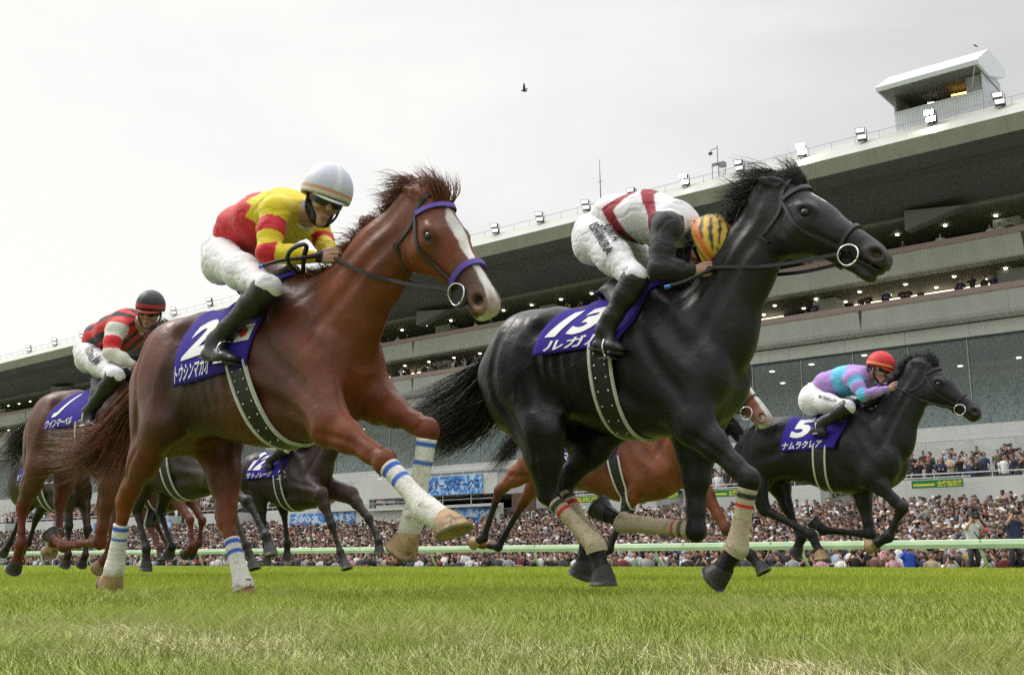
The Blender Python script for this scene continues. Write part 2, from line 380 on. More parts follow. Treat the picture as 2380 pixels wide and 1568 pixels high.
# ------------------------------------------------------------------ the grandstand
def panel_mat(name, col, px=3.1, pz=50., dirt=.08, line=.72, rough=.55):
    m = bpy.data.materials.new(name); m.use_nodes = True; nt = m.node_tree; b = nt.nodes['Principled BSDF']; b.inputs['Roughness'].default_value = rough
    tc = nd(nt, 'ShaderNodeTexCoord'); mp = nd(nt, 'ShaderNodeMapping'); nt.links.new(tc.outputs['Object'], mp.inputs[0])
    mp.inputs['Rotation'].default_value = (math.pi/2, 0, 0)
    br = nd(nt, 'ShaderNodeTexBrick', offset=0, squash=1); br.inputs['Scale'].default_value = 1; br.inputs['Brick Width'].default_value = px; br.inputs['Row Height'].default_value = pz; br.inputs['Mortar Size'].default_value = .022; br.inputs['Mortar Smooth'].default_value = .3
    br.inputs['Color1'].default_value = (*col, 1); br.inputs['Color2'].default_value = (*[c*.95 for c in col], 1); br.inputs['Mortar'].default_value = (*[c*line for c in col], 1); nt.links.new(mp.outputs[0], br.inputs[0])
    n = nd(nt, 'ShaderNodeTexNoise'); n.inputs['Scale'].default_value = .8; n.inputs['Detail'].default_value = 8; mp2 = nd(nt, 'ShaderNodeMapping'); mp2.inputs['Scale'].default_value = (1, 1, .25); nt.links.new(tc.outputs['Object'], mp2.inputs[0]); nt.links.new(mp2.outputs[0], n.inputs[0])
    mr = nd(nt, 'ShaderNodeMapRange'); mr.inputs[1].default_value = .3; mr.inputs[2].default_value = .7; mr.inputs[3].default_value = 1-dirt; mr.inputs[4].default_value = 1+dirt; nt.links.new(n.outputs['Fac'], mr.inputs[0])
    sc = nd(nt, 'ShaderNodeVectorMath', operation='SCALE'); nt.links.new(br.outputs['Color'], sc.inputs[0]); nt.links.new(mr.outputs[0], sc.inputs['Scale']); nt.links.new(sc.outputs[0], b.inputs['Base Color'])
    return m
stand = empty('grandstand', (0, 75, 0)); tag(stand, 'long pale concrete grandstand with a deep overhanging roof and balconies behind the crowd', 'grandstand')
def S(name, m, kw=None):
    pass
def part(mb, name, m, parent=None, smooth=False):
    o = mb.build(name, m, parent or stand, smooth); o.location = (0, -75, 0) if (parent or stand) is stand else (0, 0, 0); return o
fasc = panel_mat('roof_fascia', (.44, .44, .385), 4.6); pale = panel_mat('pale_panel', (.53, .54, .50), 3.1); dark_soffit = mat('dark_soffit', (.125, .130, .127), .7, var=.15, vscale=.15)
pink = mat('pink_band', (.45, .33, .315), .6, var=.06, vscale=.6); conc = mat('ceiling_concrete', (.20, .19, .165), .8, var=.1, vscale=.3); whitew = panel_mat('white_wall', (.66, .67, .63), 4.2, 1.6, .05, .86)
r = MB(); r.prism([(75.3, 29.15), (74.6, 30.15), (74.9, 30.18), (76.2, 29.5)], XL, XR); part(r, 'roof_fascia', fasc)
r = MB(); r.prism([(74.6, 30.16), (77.6, 32.25), (98, 33.2), (98, 32.8), (77.8, 31.2), (75.2, 30.2)], XL, XR); part(r, 'roof', panel_mat('roof_sheet', (.45, .455, .41), 9.2, 50, .05, .85))
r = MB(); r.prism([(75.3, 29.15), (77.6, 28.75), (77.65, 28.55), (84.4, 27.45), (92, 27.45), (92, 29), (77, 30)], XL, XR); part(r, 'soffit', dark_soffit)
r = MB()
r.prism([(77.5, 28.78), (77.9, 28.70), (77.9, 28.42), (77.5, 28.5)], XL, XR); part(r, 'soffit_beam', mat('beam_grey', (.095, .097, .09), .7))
# grey wedges standing out of the soffit beside the top floor
for k in range(12):
    sx = -28.4-k*27.2; w_ = MB(); w_.add([(sx, 82.5, 27.5), (sx+4.6, 82.5, 27.0), (sx-.1, 82.6, 25.9), (sx, 84, 27.6), (sx+4.6, 84, 27.1), (sx-.1, 84, 26.0)], [(0, 2, 1), (3, 4, 5), (0, 1, 4, 3), (1, 2, 5, 4), (2, 0, 3, 5)]); part(w_, 'roof_bracket', mat('bracket_grey', (.20, .20, .185), .7))
# top floor: slab edge, ceiling, wall
r = MB(); r.prism([(84.0, 27.2), (84, 27.5), (84.4, 27.7), (92, 27.7), (92, 26.6), (88.6, 26.6)], XL, XR); part(r, 'canopy_slab', mat('canopy_concrete', (.22, .22, .19), .8, var=.1, vscale=.3))
def gallery(zt, zpink, zbot, n0, zceil_below, ncb, curved=False):
    """a balcony front: pink coping, pale panel, soffit going back to the next window band"""
    r = MB(); r.prism([(n0, zt-zpink), (n0-.14, zt-zpink+.02), (n0-.10, zt), (n0+.30, zt+.02), (n0+.30, zt-zpink)], XL, XR); part(r, 'parapet_coping', pink)
    r = MB(); pr = [(n0, zt-zpink-.003)]+([(n0, zbot+.35), (n0+.12, zbot+.10), (n0+.45, zbot-.06), (n0+.9, zbot-.10)] if curved else [(n0, zbot+.12), (n0+.10, zbot)])+[(n0+1.2, zbot-.05 if not curved else zbot-.10), (n0+1.2, zbot+.4), (n0+.30, zbot+.6), (n0+.30, zt-zpink-.003)]
    r.prism(pr, XL, XR); part(r, 'parapet', pale)
    r = MB(); k = XL
    while k < XR:
        r.add([(k, n0-.02, zt-zpink-.02), (k+.32, n0-.02, zt-zpink-.02), (k+.16, n0-.02, zbot+.25), (k, n0+.02, zt-zpink-.02), (k+.32, n0+.02, zt-zpink-.02), (k+.16, n0+.02, zbot+.25)], [(0, 2, 1), (3, 4, 5), (0, 1, 4, 3), (1, 2, 5, 4), (2, 0, 3, 5)]); k += 12.9
    part(r, 'expansion_joint', mat('joint_dark', (.10, .095, .085), .8))
gallery(25.0, .47, 22.76, 84.0, 0, 0); gallery(20.82, .49, 18.48, 84.0, 0, 0, True)
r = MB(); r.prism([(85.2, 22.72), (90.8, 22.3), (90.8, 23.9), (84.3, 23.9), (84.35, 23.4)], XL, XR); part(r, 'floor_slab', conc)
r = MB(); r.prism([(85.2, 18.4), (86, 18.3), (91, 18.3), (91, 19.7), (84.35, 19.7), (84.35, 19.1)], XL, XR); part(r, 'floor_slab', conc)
wallm = mat('inner_wall', (.11, .11, .10), .8); glassd = mat('dark_glass', (.020, .024, .024), .12, spec=.6)
for z0, z1, nb in ((23.9, 26.6, 89.6), (19.7, 22.5, 89.6)):
    r = MB(); r.box(XL, XR, nb, nb+.3, z0, z1); part(r, 'window_wall', glassd)
    r = MB(); k = XL
    while k < XR: r.box(k-.06, k+.06, nb-.12, nb-.003, z0, z1); k += 3.05
    o_ = part(r, 'window_frame', mat('frame_grey', (.35, .35, .33), .5)); o_['kind'] = 'stuff'
    k = -22.0
    cc = 0
    while k > XL:
        r = MB(); r.box(k-1.0, k+1.0, 86.6, 88.4, z0, z1-.0); part(r, 'column', mat('column_paint', (.36, .36, .32), .7, var=.08, vscale=.8)); k -= 15.2; cc += 1
# lit rooms behind the lower gallery, seen through their windows
litm = mat('room_light', (1, .90, .62), emit=1.6); tubem = mat('tube_light', (1, .97, .85), emit=5)
k = -22.; rr = random.Random(3)
while k > -260:
    for j in range(4):
        if rr.random() < .62: r = MB(); x0 = k-2.2-j*3.05; r.box(x0-2.4, x0, 89.45, 89.56, 21.55-.25*rr.random(), 22.28); part(r, 'lit_window', litm if rr.random() < .8 else tubem)
    k -= 15.2
for x0, z0 in ((-19.2, 26.0), (-16, 26.1), (-18.8, 21.9), (-16.0, 22.0), (-15.5, 21.6)): r = MB(); r.box(x0-1.3, x0, 89.40, 89.5, z0, z0+.14); part(r, 'tube_light', tubem)
# downlights under the two ceilings
r = MB(); k = 20.
while k > -260:
    for (y, z) in ((86.3, 26.83), (86.6, 22.60), (88.6, 22.44)): r.box(k-.11+(y-86)*.9, k+.11+(y-86)*.9, y-.11, y+.11, z-.05, z)
    k -= 3.9
o = part(r, 'downlight', mat('downlight_bulb', (1, .93, .75), emit=6)); o['kind'] = 'stuff'
# strip above the glass, the glass hall, its frames, seats and lights
r = MB(); r.box(XL, XR, 85.0, 85.35, 17.25, 18.28); part(r, 'lintel_strip', panel_mat('strip_panel', (.58, .60, .55), 5.0, 50, .05, .35))
r = MB(); r.box(XL, XR, 85.05, 85.3, 17.12, 17.247); part(r, 'lintel_strip', mat('frame_dark', (.03, .035, .035), .4))
gm_ = mat('hall_glass', (.34, .395, .385), .06, spec=.7, alpha=.24)
r = MB(); r.box(XL, XR, 85.2, 85.23, 10.5, 17.12); part(r, 'glass_front', gm_)
r = MB(); k = -25.3+9.15
while k > -200: r = MB(); r.box(k-.03, k+.03, 85.1, 85.19, 10.5, 17.12); part(r, 'mullion', mat('mullion_pale', (.42, .45, .44), .4, 0)); k -= 3.05*1.5
r = MB(); rows = 13
for i in range(rows):
    y = 86+i*.95; z = 10.0+i*.48; r.box(XL, XR, y, y+.95, z-.6, z)
part(r, 'seating_deck', mat('deck_grey', (.42, .45, .44), .9))
seatV = MB(); k = -2.; seatm = mat('seat_plastic', (.46, .58, .56), .5)
Vs = []; 
bx = np.array([(0, 0, 0), (.46, 0, 0), (.46, .08, 0), (0, .08, 0), (0, 0, .62), (.46, 0, .62), (.46, .08, .62), (0, .08, .62)]); bf = np.array([(3, 2, 1, 0), (4, 5, 6, 7), (0, 1, 5, 4), (1, 2, 6, 5), (2, 3, 7, 6), (3, 0, 4, 7)])
for i in range(rows):
    xs = np.arange(-180, 0, .62); xs = xs[(np.arange(len(xs)) % 17) > 1]
    for x in xs[nr.rand(len(xs)) > .1]: Vs.append(bx*(1, 1, .75+.5*nr.rand())+np.array([x+.05*nr.randn(), 86.5+i*.95, 10.0+i*.48]))
Vs = np.array(Vs); o = mesh_obj('hall_seats', Vs.reshape(-1, 3), (bf[None]+8*np.arange(len(Vs))[:, None, None]).reshape(-1, 4), seatm, stand); o.location = (0, -75, 0); o['kind'] = 'stuff'
r = MB(); r.box(XL, XR, 85.6, 101, 17.3, 17.6); r.box(XL, XR, 100.5, 101, 10, 17.3); part(r, 'hall_ceiling', mat('hall_paint', (.30, .31, .30), .9))
r = MB(); rr = random.Random(9)
for i in range(70): x = -rr.random()*150-4; y = 87+rr.random()*11; r.box(x, x+.35, y, y+.3, 17.2, 17.27)
o = part(r, 'hall_light', mat('hall_lamp', (1, .96, .85), emit=3)); o['kind'] = 'stuff'
r = MB()
for i in range(26): x = -rr.random()*130-4; r.box(x, x+1.3, 99.8, 99.9, 12.5+rr.random()*3, 12.68+rr.random()*3)
o = part(r, 'hall_screen', mat('hall_screen', (.75, .85, .25), emit=1.5)); o['kind'] = 'stuff'
r = MB(); r.prism([(85.0, 10.5), (83.6, 10.3), (83.4, 9.0), (80.2, 8.9), (80.0, 6.6), (86, 6.6), (86, 10.5)], XL, XR); part(r, 'white_wall', whitew)
# upper terrace with its front wall and gangways
tr_ = MB()
for i in range(11): tr_.box(XL, XR, 67.2+i*1.15, 67.2+(i+1)*1.15+.01*i, 1.5, 4.30+i*.18+.003*i)
part(tr_, 'upper_terrace', mat('terrace_concrete', (.24, .23, .21), .9, var=.12, vscale=.8))
k = 20.
while k > XL:
    r = MB(); r.box(k-8.6, k, 66.4, 66.75, 2.2, 5.15); r.box(k-8.6, k-8.25, 66.75, 69.5, 3.2, 5.15); r.box(k-.35, k, 66.75, 69.5, 3.2, 5.15); part(r, 'terrace_wall', whitew)
    r = MB()
    for z in (5.45, ): r.tube([(k-8.6, 66.5, z), (k, 66.5, z)], .035, 6)
    for j in range(6): r.tube([(k-8.5+j*1.68, 66.5, 5.1), (k-8.5+j*1.68, 66.5, 5.45)], .025, 6)
    part(r, 'handrail', mat('rail_white', (.62, .63, .62), .4))
    k -= 12.4
r = MB(); k = 10.
while k > XL:
    r.tube([(k, 79.6, 6.8), (k, 79.6, 8.8)], .05, 6); r.tube([(k, 79.6, 6.9), (k+3.1, 79.6, 8.7)], .025, 5); r.tube([(k+3.1, 79.6, 6.9), (k, 79.6, 8.7)], .025, 5); k -= 3.1
r.tube([(XL, 79.6, 8.8), (XR, 79.6, 8.8)], .05, 6); r.tube([(XL, 79.6, 6.9), (XR, 79.6, 6.9)], .04, 6); part(r, 'terrace_fence', mat('rail_white'))

# ------------------------------------------------------------------ gangway signs (green boards with yellow lettering on white rails)
signm = mat('sign_green', (.02, .20, .06), .5); yel = mat('sign_yellow', (.75, .70, .05), .5)
for i, (sx, n_) in enumerate(((-21.8, 65.3), (-35.6, 65.3), (-41.0, 65.3), (-47.4, 65.3), (-13.0, 65.3))):
    e_ = empty('gangway_sign', (sx, n_, 2.6)); tag(e_, ['green and yellow board on a white gangway rail to the right of the leading horse', 'green and yellow gangway board under the belly of the leading horse', 'green and yellow gangway board between the forelegs of number 13', 'green and yellow gangway board behind the girth of the bay horse', 'green and yellow gangway board at the right edge of the terrace'][i], 'sign', 'gangway signs')
    r = MB(); r.box(-1.5, 1.5, 0, .05, 1.95, 2.42); r.build('board', signm, e_)
    r = MB(); r.tube([(-1.9, .08, 0), (-1.9, .08, 2.55), (1.9, .08, 2.55), (1.9, .08, 0)], .04, 6); r.build('frame', mat('rail_white'), e_)
    tv, tf = text_pts('全席指定席' if i != 3 else '指定席', 0, .02, 1); W, Hh = tv[:, 0].max(), tv[:, 1].max()
    V = np.stack([.0+1.45*tv[:, 0]/W if i != 3 else -1.2+2.4*tv[:, 0]/W, tv[:, 0]*0-.006, 2.0+.36*tv[:, 1]/Hh], 1); mesh_obj('lettering', V, [tuple(t) for t in tf], yel, e_)
    if i != 3: r = MB(); r.box(-1.4, -.15, -.005, -.002, 2.08, 2.20); r.build('stripe', yel, e_)

# ------------------------------------------------------------------ white pavilion with blue banners in the middle of the terrace
pav = empty('white_pavilion', (-60, 61.5, 0)); tag(pav, 'white two-storey viewing pavilion with open gallery between the blue banners', 'pavilion')
def pp(mb, name, m): o = mb.build(name, m, pav); o.location = (60, -61.5, 0); return o
r = MB(); r.box(-80, -53.5, 62.5, 63, 1.5, 4.5); r.box(-67.5, -53, 62.0, 62.4, 4.4, 4.6); pp(r, 'lower_wall', whitew)
r = MB(); r.box(-67.5, -53.2, 61.9, 66.3, 5.35, 6.9); pp(r, 'upper_wall', whitew)
r = MB(); r.box(-67.5, -53.2, 66.4, 66.6, 4.5, 7.6); pp(r, 'back_wall', mat('pav_back', (.13, .14, .14), .6))
r = MB()
for x in (-67, -64.5, -62, -59, -56, -53.4): r.tube([(x, 62.1, 4.5), (x, 62.1, 5.4)], .05, 6)
pp(r, 'gallery_posts', mat('rail_white'))
r = MB(); r.tube([(-68.5, 62.05, 5.0), (-53, 62.05, 5.0)], .03, 6); r.tube([(-67.5, 62.0, 7.35), (-53.2, 62.0, 7.35)], .03, 6)
for j in range(13): r.tube([(-67.4+j*1.18, 62, 6.88), (-67.4+j*1.18, 62, 7.35)], .02, 5)
pp(r, 'handrail', mat('rail_white'))
r = MB(); r.add([(-73.5, 62.2, 4.5), (-67.6, 62.2, 4.5), (-67.6, 62.2, 7.2), (-68.5, 62.2, 7.2), (-73.5, 63.0, 4.5), (-67.6, 63.0, 4.5), (-67.6, 63.0, 7.2), (-68.5, 63.0, 7.2)], [(0, 1, 2, 3), (7, 6, 5, 4), (3, 2, 6, 7), (0, 3, 7, 4), (1, 5, 6, 2), (0, 4, 5, 1)]); pp(r, 'stair_wall', whitew)
def banner_mat():
    m = bpy.data.materials.new('blue_banner'); m.use_nodes = True; nt = m.node_tree; b = nt.nodes['Principled BSDF']; b.inputs['Roughness'].default_value = .6
    tc = nd(nt, 'ShaderNodeTexCoord'); n = nd(nt, 'ShaderNodeTexNoise'); n.inputs['Scale'].default_value = 1.1; n.inputs['Detail'].default_value = 5; n.inputs['Distortion'].default_value = 2.5; nt.links.new(tc.outputs['Object'], n.inputs[0])
    c = nd(nt, 'ShaderNodeValToRGB'); c.color_ramp.elements[0].position = .35; c.color_ramp.elements[0].color = (.03, .12, .45, 1); c.color_ramp.elements[1].position = .66; c.color_ramp.elements[1].color = (.55, .72, .9, 1); m_ = c.color_ramp.elements.new(.5); m_.color = (.10, .33, .72, 1)
    nt.links.new(n.outputs['Fac'], c.inputs[0]); nt.links.new(c.outputs[0], b.inputs['Base Color']); return m
bm_ = banner_mat(); darkp = mat('lettering_navy', (.02, .03, .10), .6)
for (x0, x1, n_, z0, z1, s_, lab, tcol) in ((-62.5, -54.6, 61.85, 5.38, 6.82, 'スプリンターズステークス', 'upper blue banner with slanted race name lettering between the two leading horses', darkp), (-60.0, -53.9, 62.45, 3.1, 4.42, '2003  2004', 'lower blue banner with year numbers and small riders on the pavilion wall', None), (-78.2, -69.6, 62.45, 3.0, 4.45, '2002  2015', 'blue banner on the white wall seen behind the legs of number 12', None), (-112, -106, 62.45, 3.0, 4.4, '2001', 'pale blue banner at the far left seen between the dark legs', None), (-101, -97, 62.45, 3.0, 4.4, '2000', 'second pale blue banner at the far left beside the brown forelegs', None)):
    e_ = empty('race_banner', (x0, n_, z0)); tag(e_, lab, 'banner', 'blue race banners')
    r = MB(); W_ = x1-x0; H_ = z1-z0; r.box(0, W_, -.03, 0, 0, H_); r.build('cloth', bm_, e_)
    tv, tf = text_pts(s_, .25 if tcol else .1, .015, 1); Wt, Ht = tv[:, 0].max(), tv[:, 1].max(); k_ = .6 if tcol else .38
    V = np.stack([.25+(W_-.6)*tv[:, 0]/Wt, tv[:, 0]*0-.036, H_*(.22 if tcol else .45)+H_*k_*tv[:, 1]/Ht], 1); mesh_obj('lettering', V, [tuple(t) for t in tf], tcol or mat('lettering_pale', (.75, .80, .85), .6), e_)
    if not tcol:
        for q_ in range(2):
            r = MB(); bx_ = W_*(.12+.72*q_); r.ball((bx_, -.04, H_*.5), (.16, .03, .12), 8, 5); r.ball((bx_-.15, -.04, H_*.32), (.32, .03, .14), 8, 5); r.build('rider_print', mat('print_yellow' if q_ else 'print_rose', (.65, .55, .10) if q_ else (.45, .22, .25), .6), e_)
e_ = empty('parking_sign', (-51.0, 62, 3.9)); tag(e_, 'brown sign board with a white letter P behind the legs of the bay horse', 'sign')
r = MB(); r.box(-.85, 1.4, 0, .1, 0, 1.35); r.build('board', mat('sign_brown', (.11, .05, .04), .6), e_)
tv, tf = text_pts('P', 0, .04, 3); V = np.stack([.25+.75*tv[:, 0]/tv[:, 0].max(), tv[:, 0]*0-.01, .15+1.05*tv[:, 1]/tv[:, 1].max()], 1); mesh_obj('letter', V, [tuple(t) for t in tf], mat('sign_white', (.8, .8, .8), .6), e_)
r = MB(); r.tube([(-.4, .05, -2), (-.4, .05, 0)], .05, 6); r.tube([(1., .05, -2), (1., .05, 0)], .05, 6); r.build('post', mat('rail_white'), e_)

# ------------------------------------------------------------------ roof fittings
whitem = mat('lamp_housing', (.06, .065, .06), .4); lens_off_glow = mat('lamp_lens', (.85, .86, .85), .25, emit=.6); lens_on = mat('lamp_on', (1, .93, .70), emit=60); lens_mid = mat('lamp_mid', (1, .95, .82), emit=8)  # unlit lenses get a faint glow that stands in for their white reflection
lx = [-160.3, -152.4, -144.4, -137, -129.2, -121.4, -113.5, -105.5, -98.6, -91.7, -84.9, -78.4, -72.1, -66.1, -60.5, -55.1, -50.1, -44.7, -39.5, -34.0, -29.1, -23.9, -19.1]
lit = {-34.0: lens_on, -23.9: lens_on, -44.7: lens_mid}
def flood():
    e_ = empty('floodlight')
    r = MB(); r.box(-.16, .16, .2, .55, -.3, .25); r.tube([(0, .3, .2), (.55, .5, .55), (.55, .35, 1.7)], .035, 6); r.tube([(-.5, .5, .45), (.55, .5, .5)], .03, 6); r.build('bracket', whitem, e_)
    for k, (dx, z) in enumerate(((.05, .55), (-.1, 1.28))):
        r = MB(); r.box(-.45+dx, .45+dx, .0, .55, z, z+.55, top=(-.52+dx, .52+dx, -.1, .5)); l_ = r.build('lamp_head', whitem, e_)
        r = MB(); r.add([(-.42+dx, -.012, z+.05), (.42+dx, -.012, z+.05), (.46+dx, -.092, z+.5), (-.46+dx, -.092, z+.5)], [(0, 1, 2, 3)]); r.build('lens', lens_off_glow, l_)
    return e_
f0 = flood(); rr = random.Random(5)
for i, x in enumerate(lx):
    if i == 0: e_ = f0
    else:
        e_ = f0.copy(); COL.objects.link(e_)
        for c in list(f0.children):
            d = c.copy(); COL.objects.link(d); d.parent = e_
            for q in c.children:
                p_ = q.copy(); COL.objects.link(p_); p_.parent = d
    e_.scale = (.72, .72, .72); e_.location = (x, 76.4, 31.4); e_.rotation_euler = (0, 0, math.atan2(-x, 76)*.75+math.radians(rr.uniform(-14, 8)))
    st_ = 'unlit' if x not in lit else ('glaring' if lit[x] is lens_on else 'softly glowing')
    u_ = px((x, 76.4, 31.4))[0]
    spot = 'near the far left roof end' if i < 3 else 'behind the left jockey' if i < 8 else 'behind the chestnut horse' if i < 13 else 'right of the chestnut head' if i < 17 else 'above the black horse neck' if i < 18 else 'above the black horse' if i < 20 else 'near the control tower'
    ordn = ['first', 'second', 'third', 'fourth', 'fifth', 'sixth', 'seventh', 'eighth', 'ninth', 'tenth', 'eleventh', 'twelfth', 'thirteenth', 'fourteenth', 'fifteenth', 'sixteenth', 'seventeenth', 'eighteenth', 'nineteenth', 'twentieth', 'twenty-first', 'twenty-second', 'rightmost'][i]
    tag(e_, '%s twin roof floodlight, %s, %s from the left' % (st_, spot, ordn) if i < 22 else 'unlit twin floodlight at the foot of the control tower, rightmost on the roof edge', 'floodlight', 'floodlights along the roof edge')
    if x in lit:
        for c in e_.children:
            for q in c.children: q.data = q.data.copy(); q.data.materials[0] = lit[x]
r = MB(); r.tube([(XL, 76.9, 32.35), (XR, 76.9, 32.35)], .022, 5); k = XL
while k < XR: r.tube([(k, 76.9, 31.7), (k, 76.9, 32.35)], .018, 5); k += 1.9
tag(r.build('roof_handrail', mat('handrail_grey', (.42, .42, .40), .5)), 'thin grey handrail running along the top edge of the grandstand roof', 'handrail')
r = MB(); r.tube([(-54.2, 77.6, 32.0), (-54.25, 77.6, 34.6), (-54.3, 77.6, 36.8)], [.07, .05, .02], 6); r.tube([(-54.6, 77.6, 34.6), (-53.9, 77.6, 34.6)], .02, 5)
tag(r.build('lightning_rod', mat('mast_grey', (.25, .25, .25), .5)), 'thin tall mast on the roof left of the white and crimson jockey', 'mast')
e_ = empty('camera_mast', (-42, 77.3, 31.9)); tag(e_, 'small steel frame with a drooping camera arm on the roof above the black horse neck', 'mast')
r = MB()
for x, y in ((-.45, 0), (.15, 0), (-.1, .5), (.5, .5)): r.tube([(x, y, -.6), (x, y, 1.3)], .035, 5)
r.tube([(.1, 0, .5), (.5, .5, .5)], .03, 5); r.tube([(.05, .1, 1.3), (.05, .1, 3.0)], .04, 5); r.tube([(.05, .1, 2.8), (-.5, .1, 2.75), (-.6, .1, 2.6)], .035, 5); r.box(-.45, .0, -.05, .2, 1.25, 1.45); r.box(.1, .6, .1, .6, 1.1, 1.5); r.build('frame', mat('mast_grey'), e_)
r = MB(); r.ball((-.62, .1, 2.45), (.2, .2, .14), 10, 6); r.build('camera_dome', whitem, e_, smooth=True)
# control tower
tw = empty('control_tower', (-24.4, 79, 31)); tag(tw, 'white control tower with slanted roof and dark open front on top of the grandstand', 'tower')
ribm = mat('ribbed_metal', (.66, .68, .72), .5, var=.06, vscale=2); twl = mat('tower_panel', (.50, .52, .56), .5, var=.2, vscale=1.2)
r = MB()
for j in range(34): r.box(-2.9+j*.19, -2.9+j*.19+.16, -.03, .05, -.6, 3.20)
r.box(-2.95, 3.55, .0, .1, -.6, 3.20); r.build('front_wall', ribm, tw)
r = MB(); r.box(-2.98, 3.6, -.07, .1, 3.203, 3.32); r.build('sill', mat('rail_white'), tw)
r = MB(); r.box(3.55, 3.65, .0, 4.8, -.6, 5.5); r.build('side_wall', twl, tw)
r = MB(); r.box(2.45, 3.5, .02, .1, 3.33, 4.6); r.build('corner_wall', mat('tower_concrete', (.33, .32, .33), .8, var=.35, vscale=1.5, stretch=(1, 1, .3)), tw); r = MB(); r.box(-2.95, -2.8, .02, 4.8, 2.48, 4.6); r.build('end_wall', mat('tower_concrete'), tw)
r = MB(); r.box(-2.9, 3.5, 4.6, 4.8, -.6, 4.8); r.box(-2.9, 3.5, .2, 4.6, 2.0, 2.1); r.build('back_wall', mat('tower_inside', (.08, .07, .065), .8), tw)
r = MB(); r.prism([(-1.6, 5.05), (-1.55, 5.15), (1.4, 7.0), (5.6, 7.0), (5.6, 6.2), (1.2, 4.75), (-1.5, 4.75)], -3.7, 3.9)
r.build('roof', mat('tower_roof', (.74, .76, .80), .45, var=.04, vscale=1), tw)
r = MB(); r.prism([(-1.4, 4.7), (1.2, 4.7), (4.7, 4.7), (4.7, 4.747), (-1.4, 4.747)], -3.6, 3.7); r.build('roof_underside', mat('tower_soffit', (.16, .16, .16), .8, var=.2, vscale=2), tw)
for q_, x in enumerate((-3.6, 3.6)): r = MB(); r.tube([(x, -1.4, 4.75), (x*.8, .0, 3.7)], .035, 5); r.build('strut', mat('rail_white'), tw)
r = MB(); r.tube([(.9, 1.6, 4.2), (2.2, 1.8, 4.2)], .07, 6); r.build('strip_lamp', mat('strip_orange', (1, .55, .12), emit=5), tw)
r = MB(); r.tube([(-.9, 1.6, 4.1), (-.2, 1.9, 4.1)], .03, 6); r.build('strip_lamp', mat('tube_light'), tw)
# birds
def bird(loc, sc, flying, lab):
    r = MB(); r.tube(np.array([(-.26, 0, 0), (-.12, 0, .01), (0, 0, .03), (.14, 0, .05), (.22, 0, .07), (.29, 0, .05)])*sc, np.array([.02, .055, .075, .06, .04, .01])*sc, 8)
    if flying:
        for sg in (-1, 1): r.add(np.array([(.08, sg*.05, .05), (-.10, sg*.05, .05), (-.14, sg*.28, .22), (.06, sg*.25, .24), (-.10, sg*.50, .46), (.0, sg*.46, .47), (.08, sg*.05, .035), (-.10, sg*.05, .035), (-.14, sg*.28, .205), (.06, sg*.25, .225), (-.10, sg*.50, .45), (.0, sg*.46, .46)])*sc, [(0, 1, 2, 3), (3, 2, 4, 5), (6, 9, 8, 7), (9, 11, 10, 8), (0, 3, 9, 6), (3, 5, 11, 9), (5, 4, 10, 11), (4, 2, 8, 10), (2, 1, 7, 8)])
    else: r.tube(np.array([(-.02, .03, -.12), (0, .03, 0)])*sc, .008*sc, 5); r.tube(np.array([(-.02, -.03, -.12), (0, -.03, 0)])*sc, .008*sc, 5)
    o = r.build('bird', mat('feather_black', (.012, .012, .013), .5)); o.location = loc; o.rotation_euler = (0, -.5 if not flying else -.15, math.radians(205)); tag(o, lab, 'bird')
p_ = at_n(1218, 211, 60); bird(p_, 1.0, True, 'black bird flying alone in the grey sky'); bird(at_n(2267, 103, 80.4)+np.array([0, 0, -.1]), .8, False, 'black bird perched on the roof of the control tower')
# ------------------------------------------------------------------ hair strands
def hair(name, guides, n, m, parent, width=.0035, spread=.03, seg=9, clump=7, frizz=.01, root_spread=None, wmap=None):
    """guides: (G,K,3) neighbouring guide curves (in order); strands are interpolated between them"""
    Gd = np.stack([crv(g, seg) for g in guides]); G = len(Gd)
    ncl = max(1, n//clump); ts = np.linspace(0, 1, seg)[:, None]
    cu = nr.rand(ncl)*(G-1) if G > 1 else np.zeros(ncl); cl_off = nr.randn(ncl, 3); ln = .62+.38*nr.rand(ncl)
    V = []; 
    for i in range(n):
        c = i % ncl; u = np.clip(cu[c]+nr.randn()*.05*(G-1)/max(1, G-1), 0, G-1.001) if G > 1 else 0; a = int(u); f = u-a
        P = Gd[a]*(1-f)+Gd[min(a+1, G-1)]*f
        L = ln[c]*(.85+.15*nr.rand()); x = np.linspace(0, (seg-1)*L, seg); j = np.minimum(x.astype(int), seg-2); fr = (x-j)[:, None]
        P = P[j]*(1-fr)+P[j+1]*fr
        rs = spread*.35 if root_spread is None else root_spread
        wv = np.sin(ts*(3+5*nr.rand())+nr.rand()*6)*ts*nr.randn(3)*spread*.8
        P = P+cl_off[c]*(rs+spread*ts**1.2)+nr.randn(3)*(rs*.5+frizz*ts)+wv
        V.append(P)
    V = np.stack(V)                                             # n,seg,3
    t = np.gradient(V, axis=1); t /= np.linalg.norm(t, axis=2, keepdims=True)+1e-9
    r = nr.randn(n, 1, 3); a = r-t*(r*t).sum(2, keepdims=True); a /= np.linalg.norm(a, axis=2, keepdims=True)+1e-9; b = np.cross(t, a)
    wd = (width*(.6+.8*nr.rand(n, 1, 1)))*np.maximum(1-ts[None]**1.6, .06)
    ring = [V+wd*(math.cos(k*2.0944)*a+math.sin(k*2.0944)*b) for k in range(3)]
    VV = np.stack(ring, 2).reshape(-1, 3); base = (np.arange(n)[:, None]*seg+np.arange(seg-1)[None]).reshape(-1)*3
    Q = np.concatenate([np.stack([base+k, base+(k+1) % 3, base+3+(k+1) % 3, base+3+k], 1) for k in range(3)])
    return mesh_obj(name, VV, Q, m, parent, smooth=True)

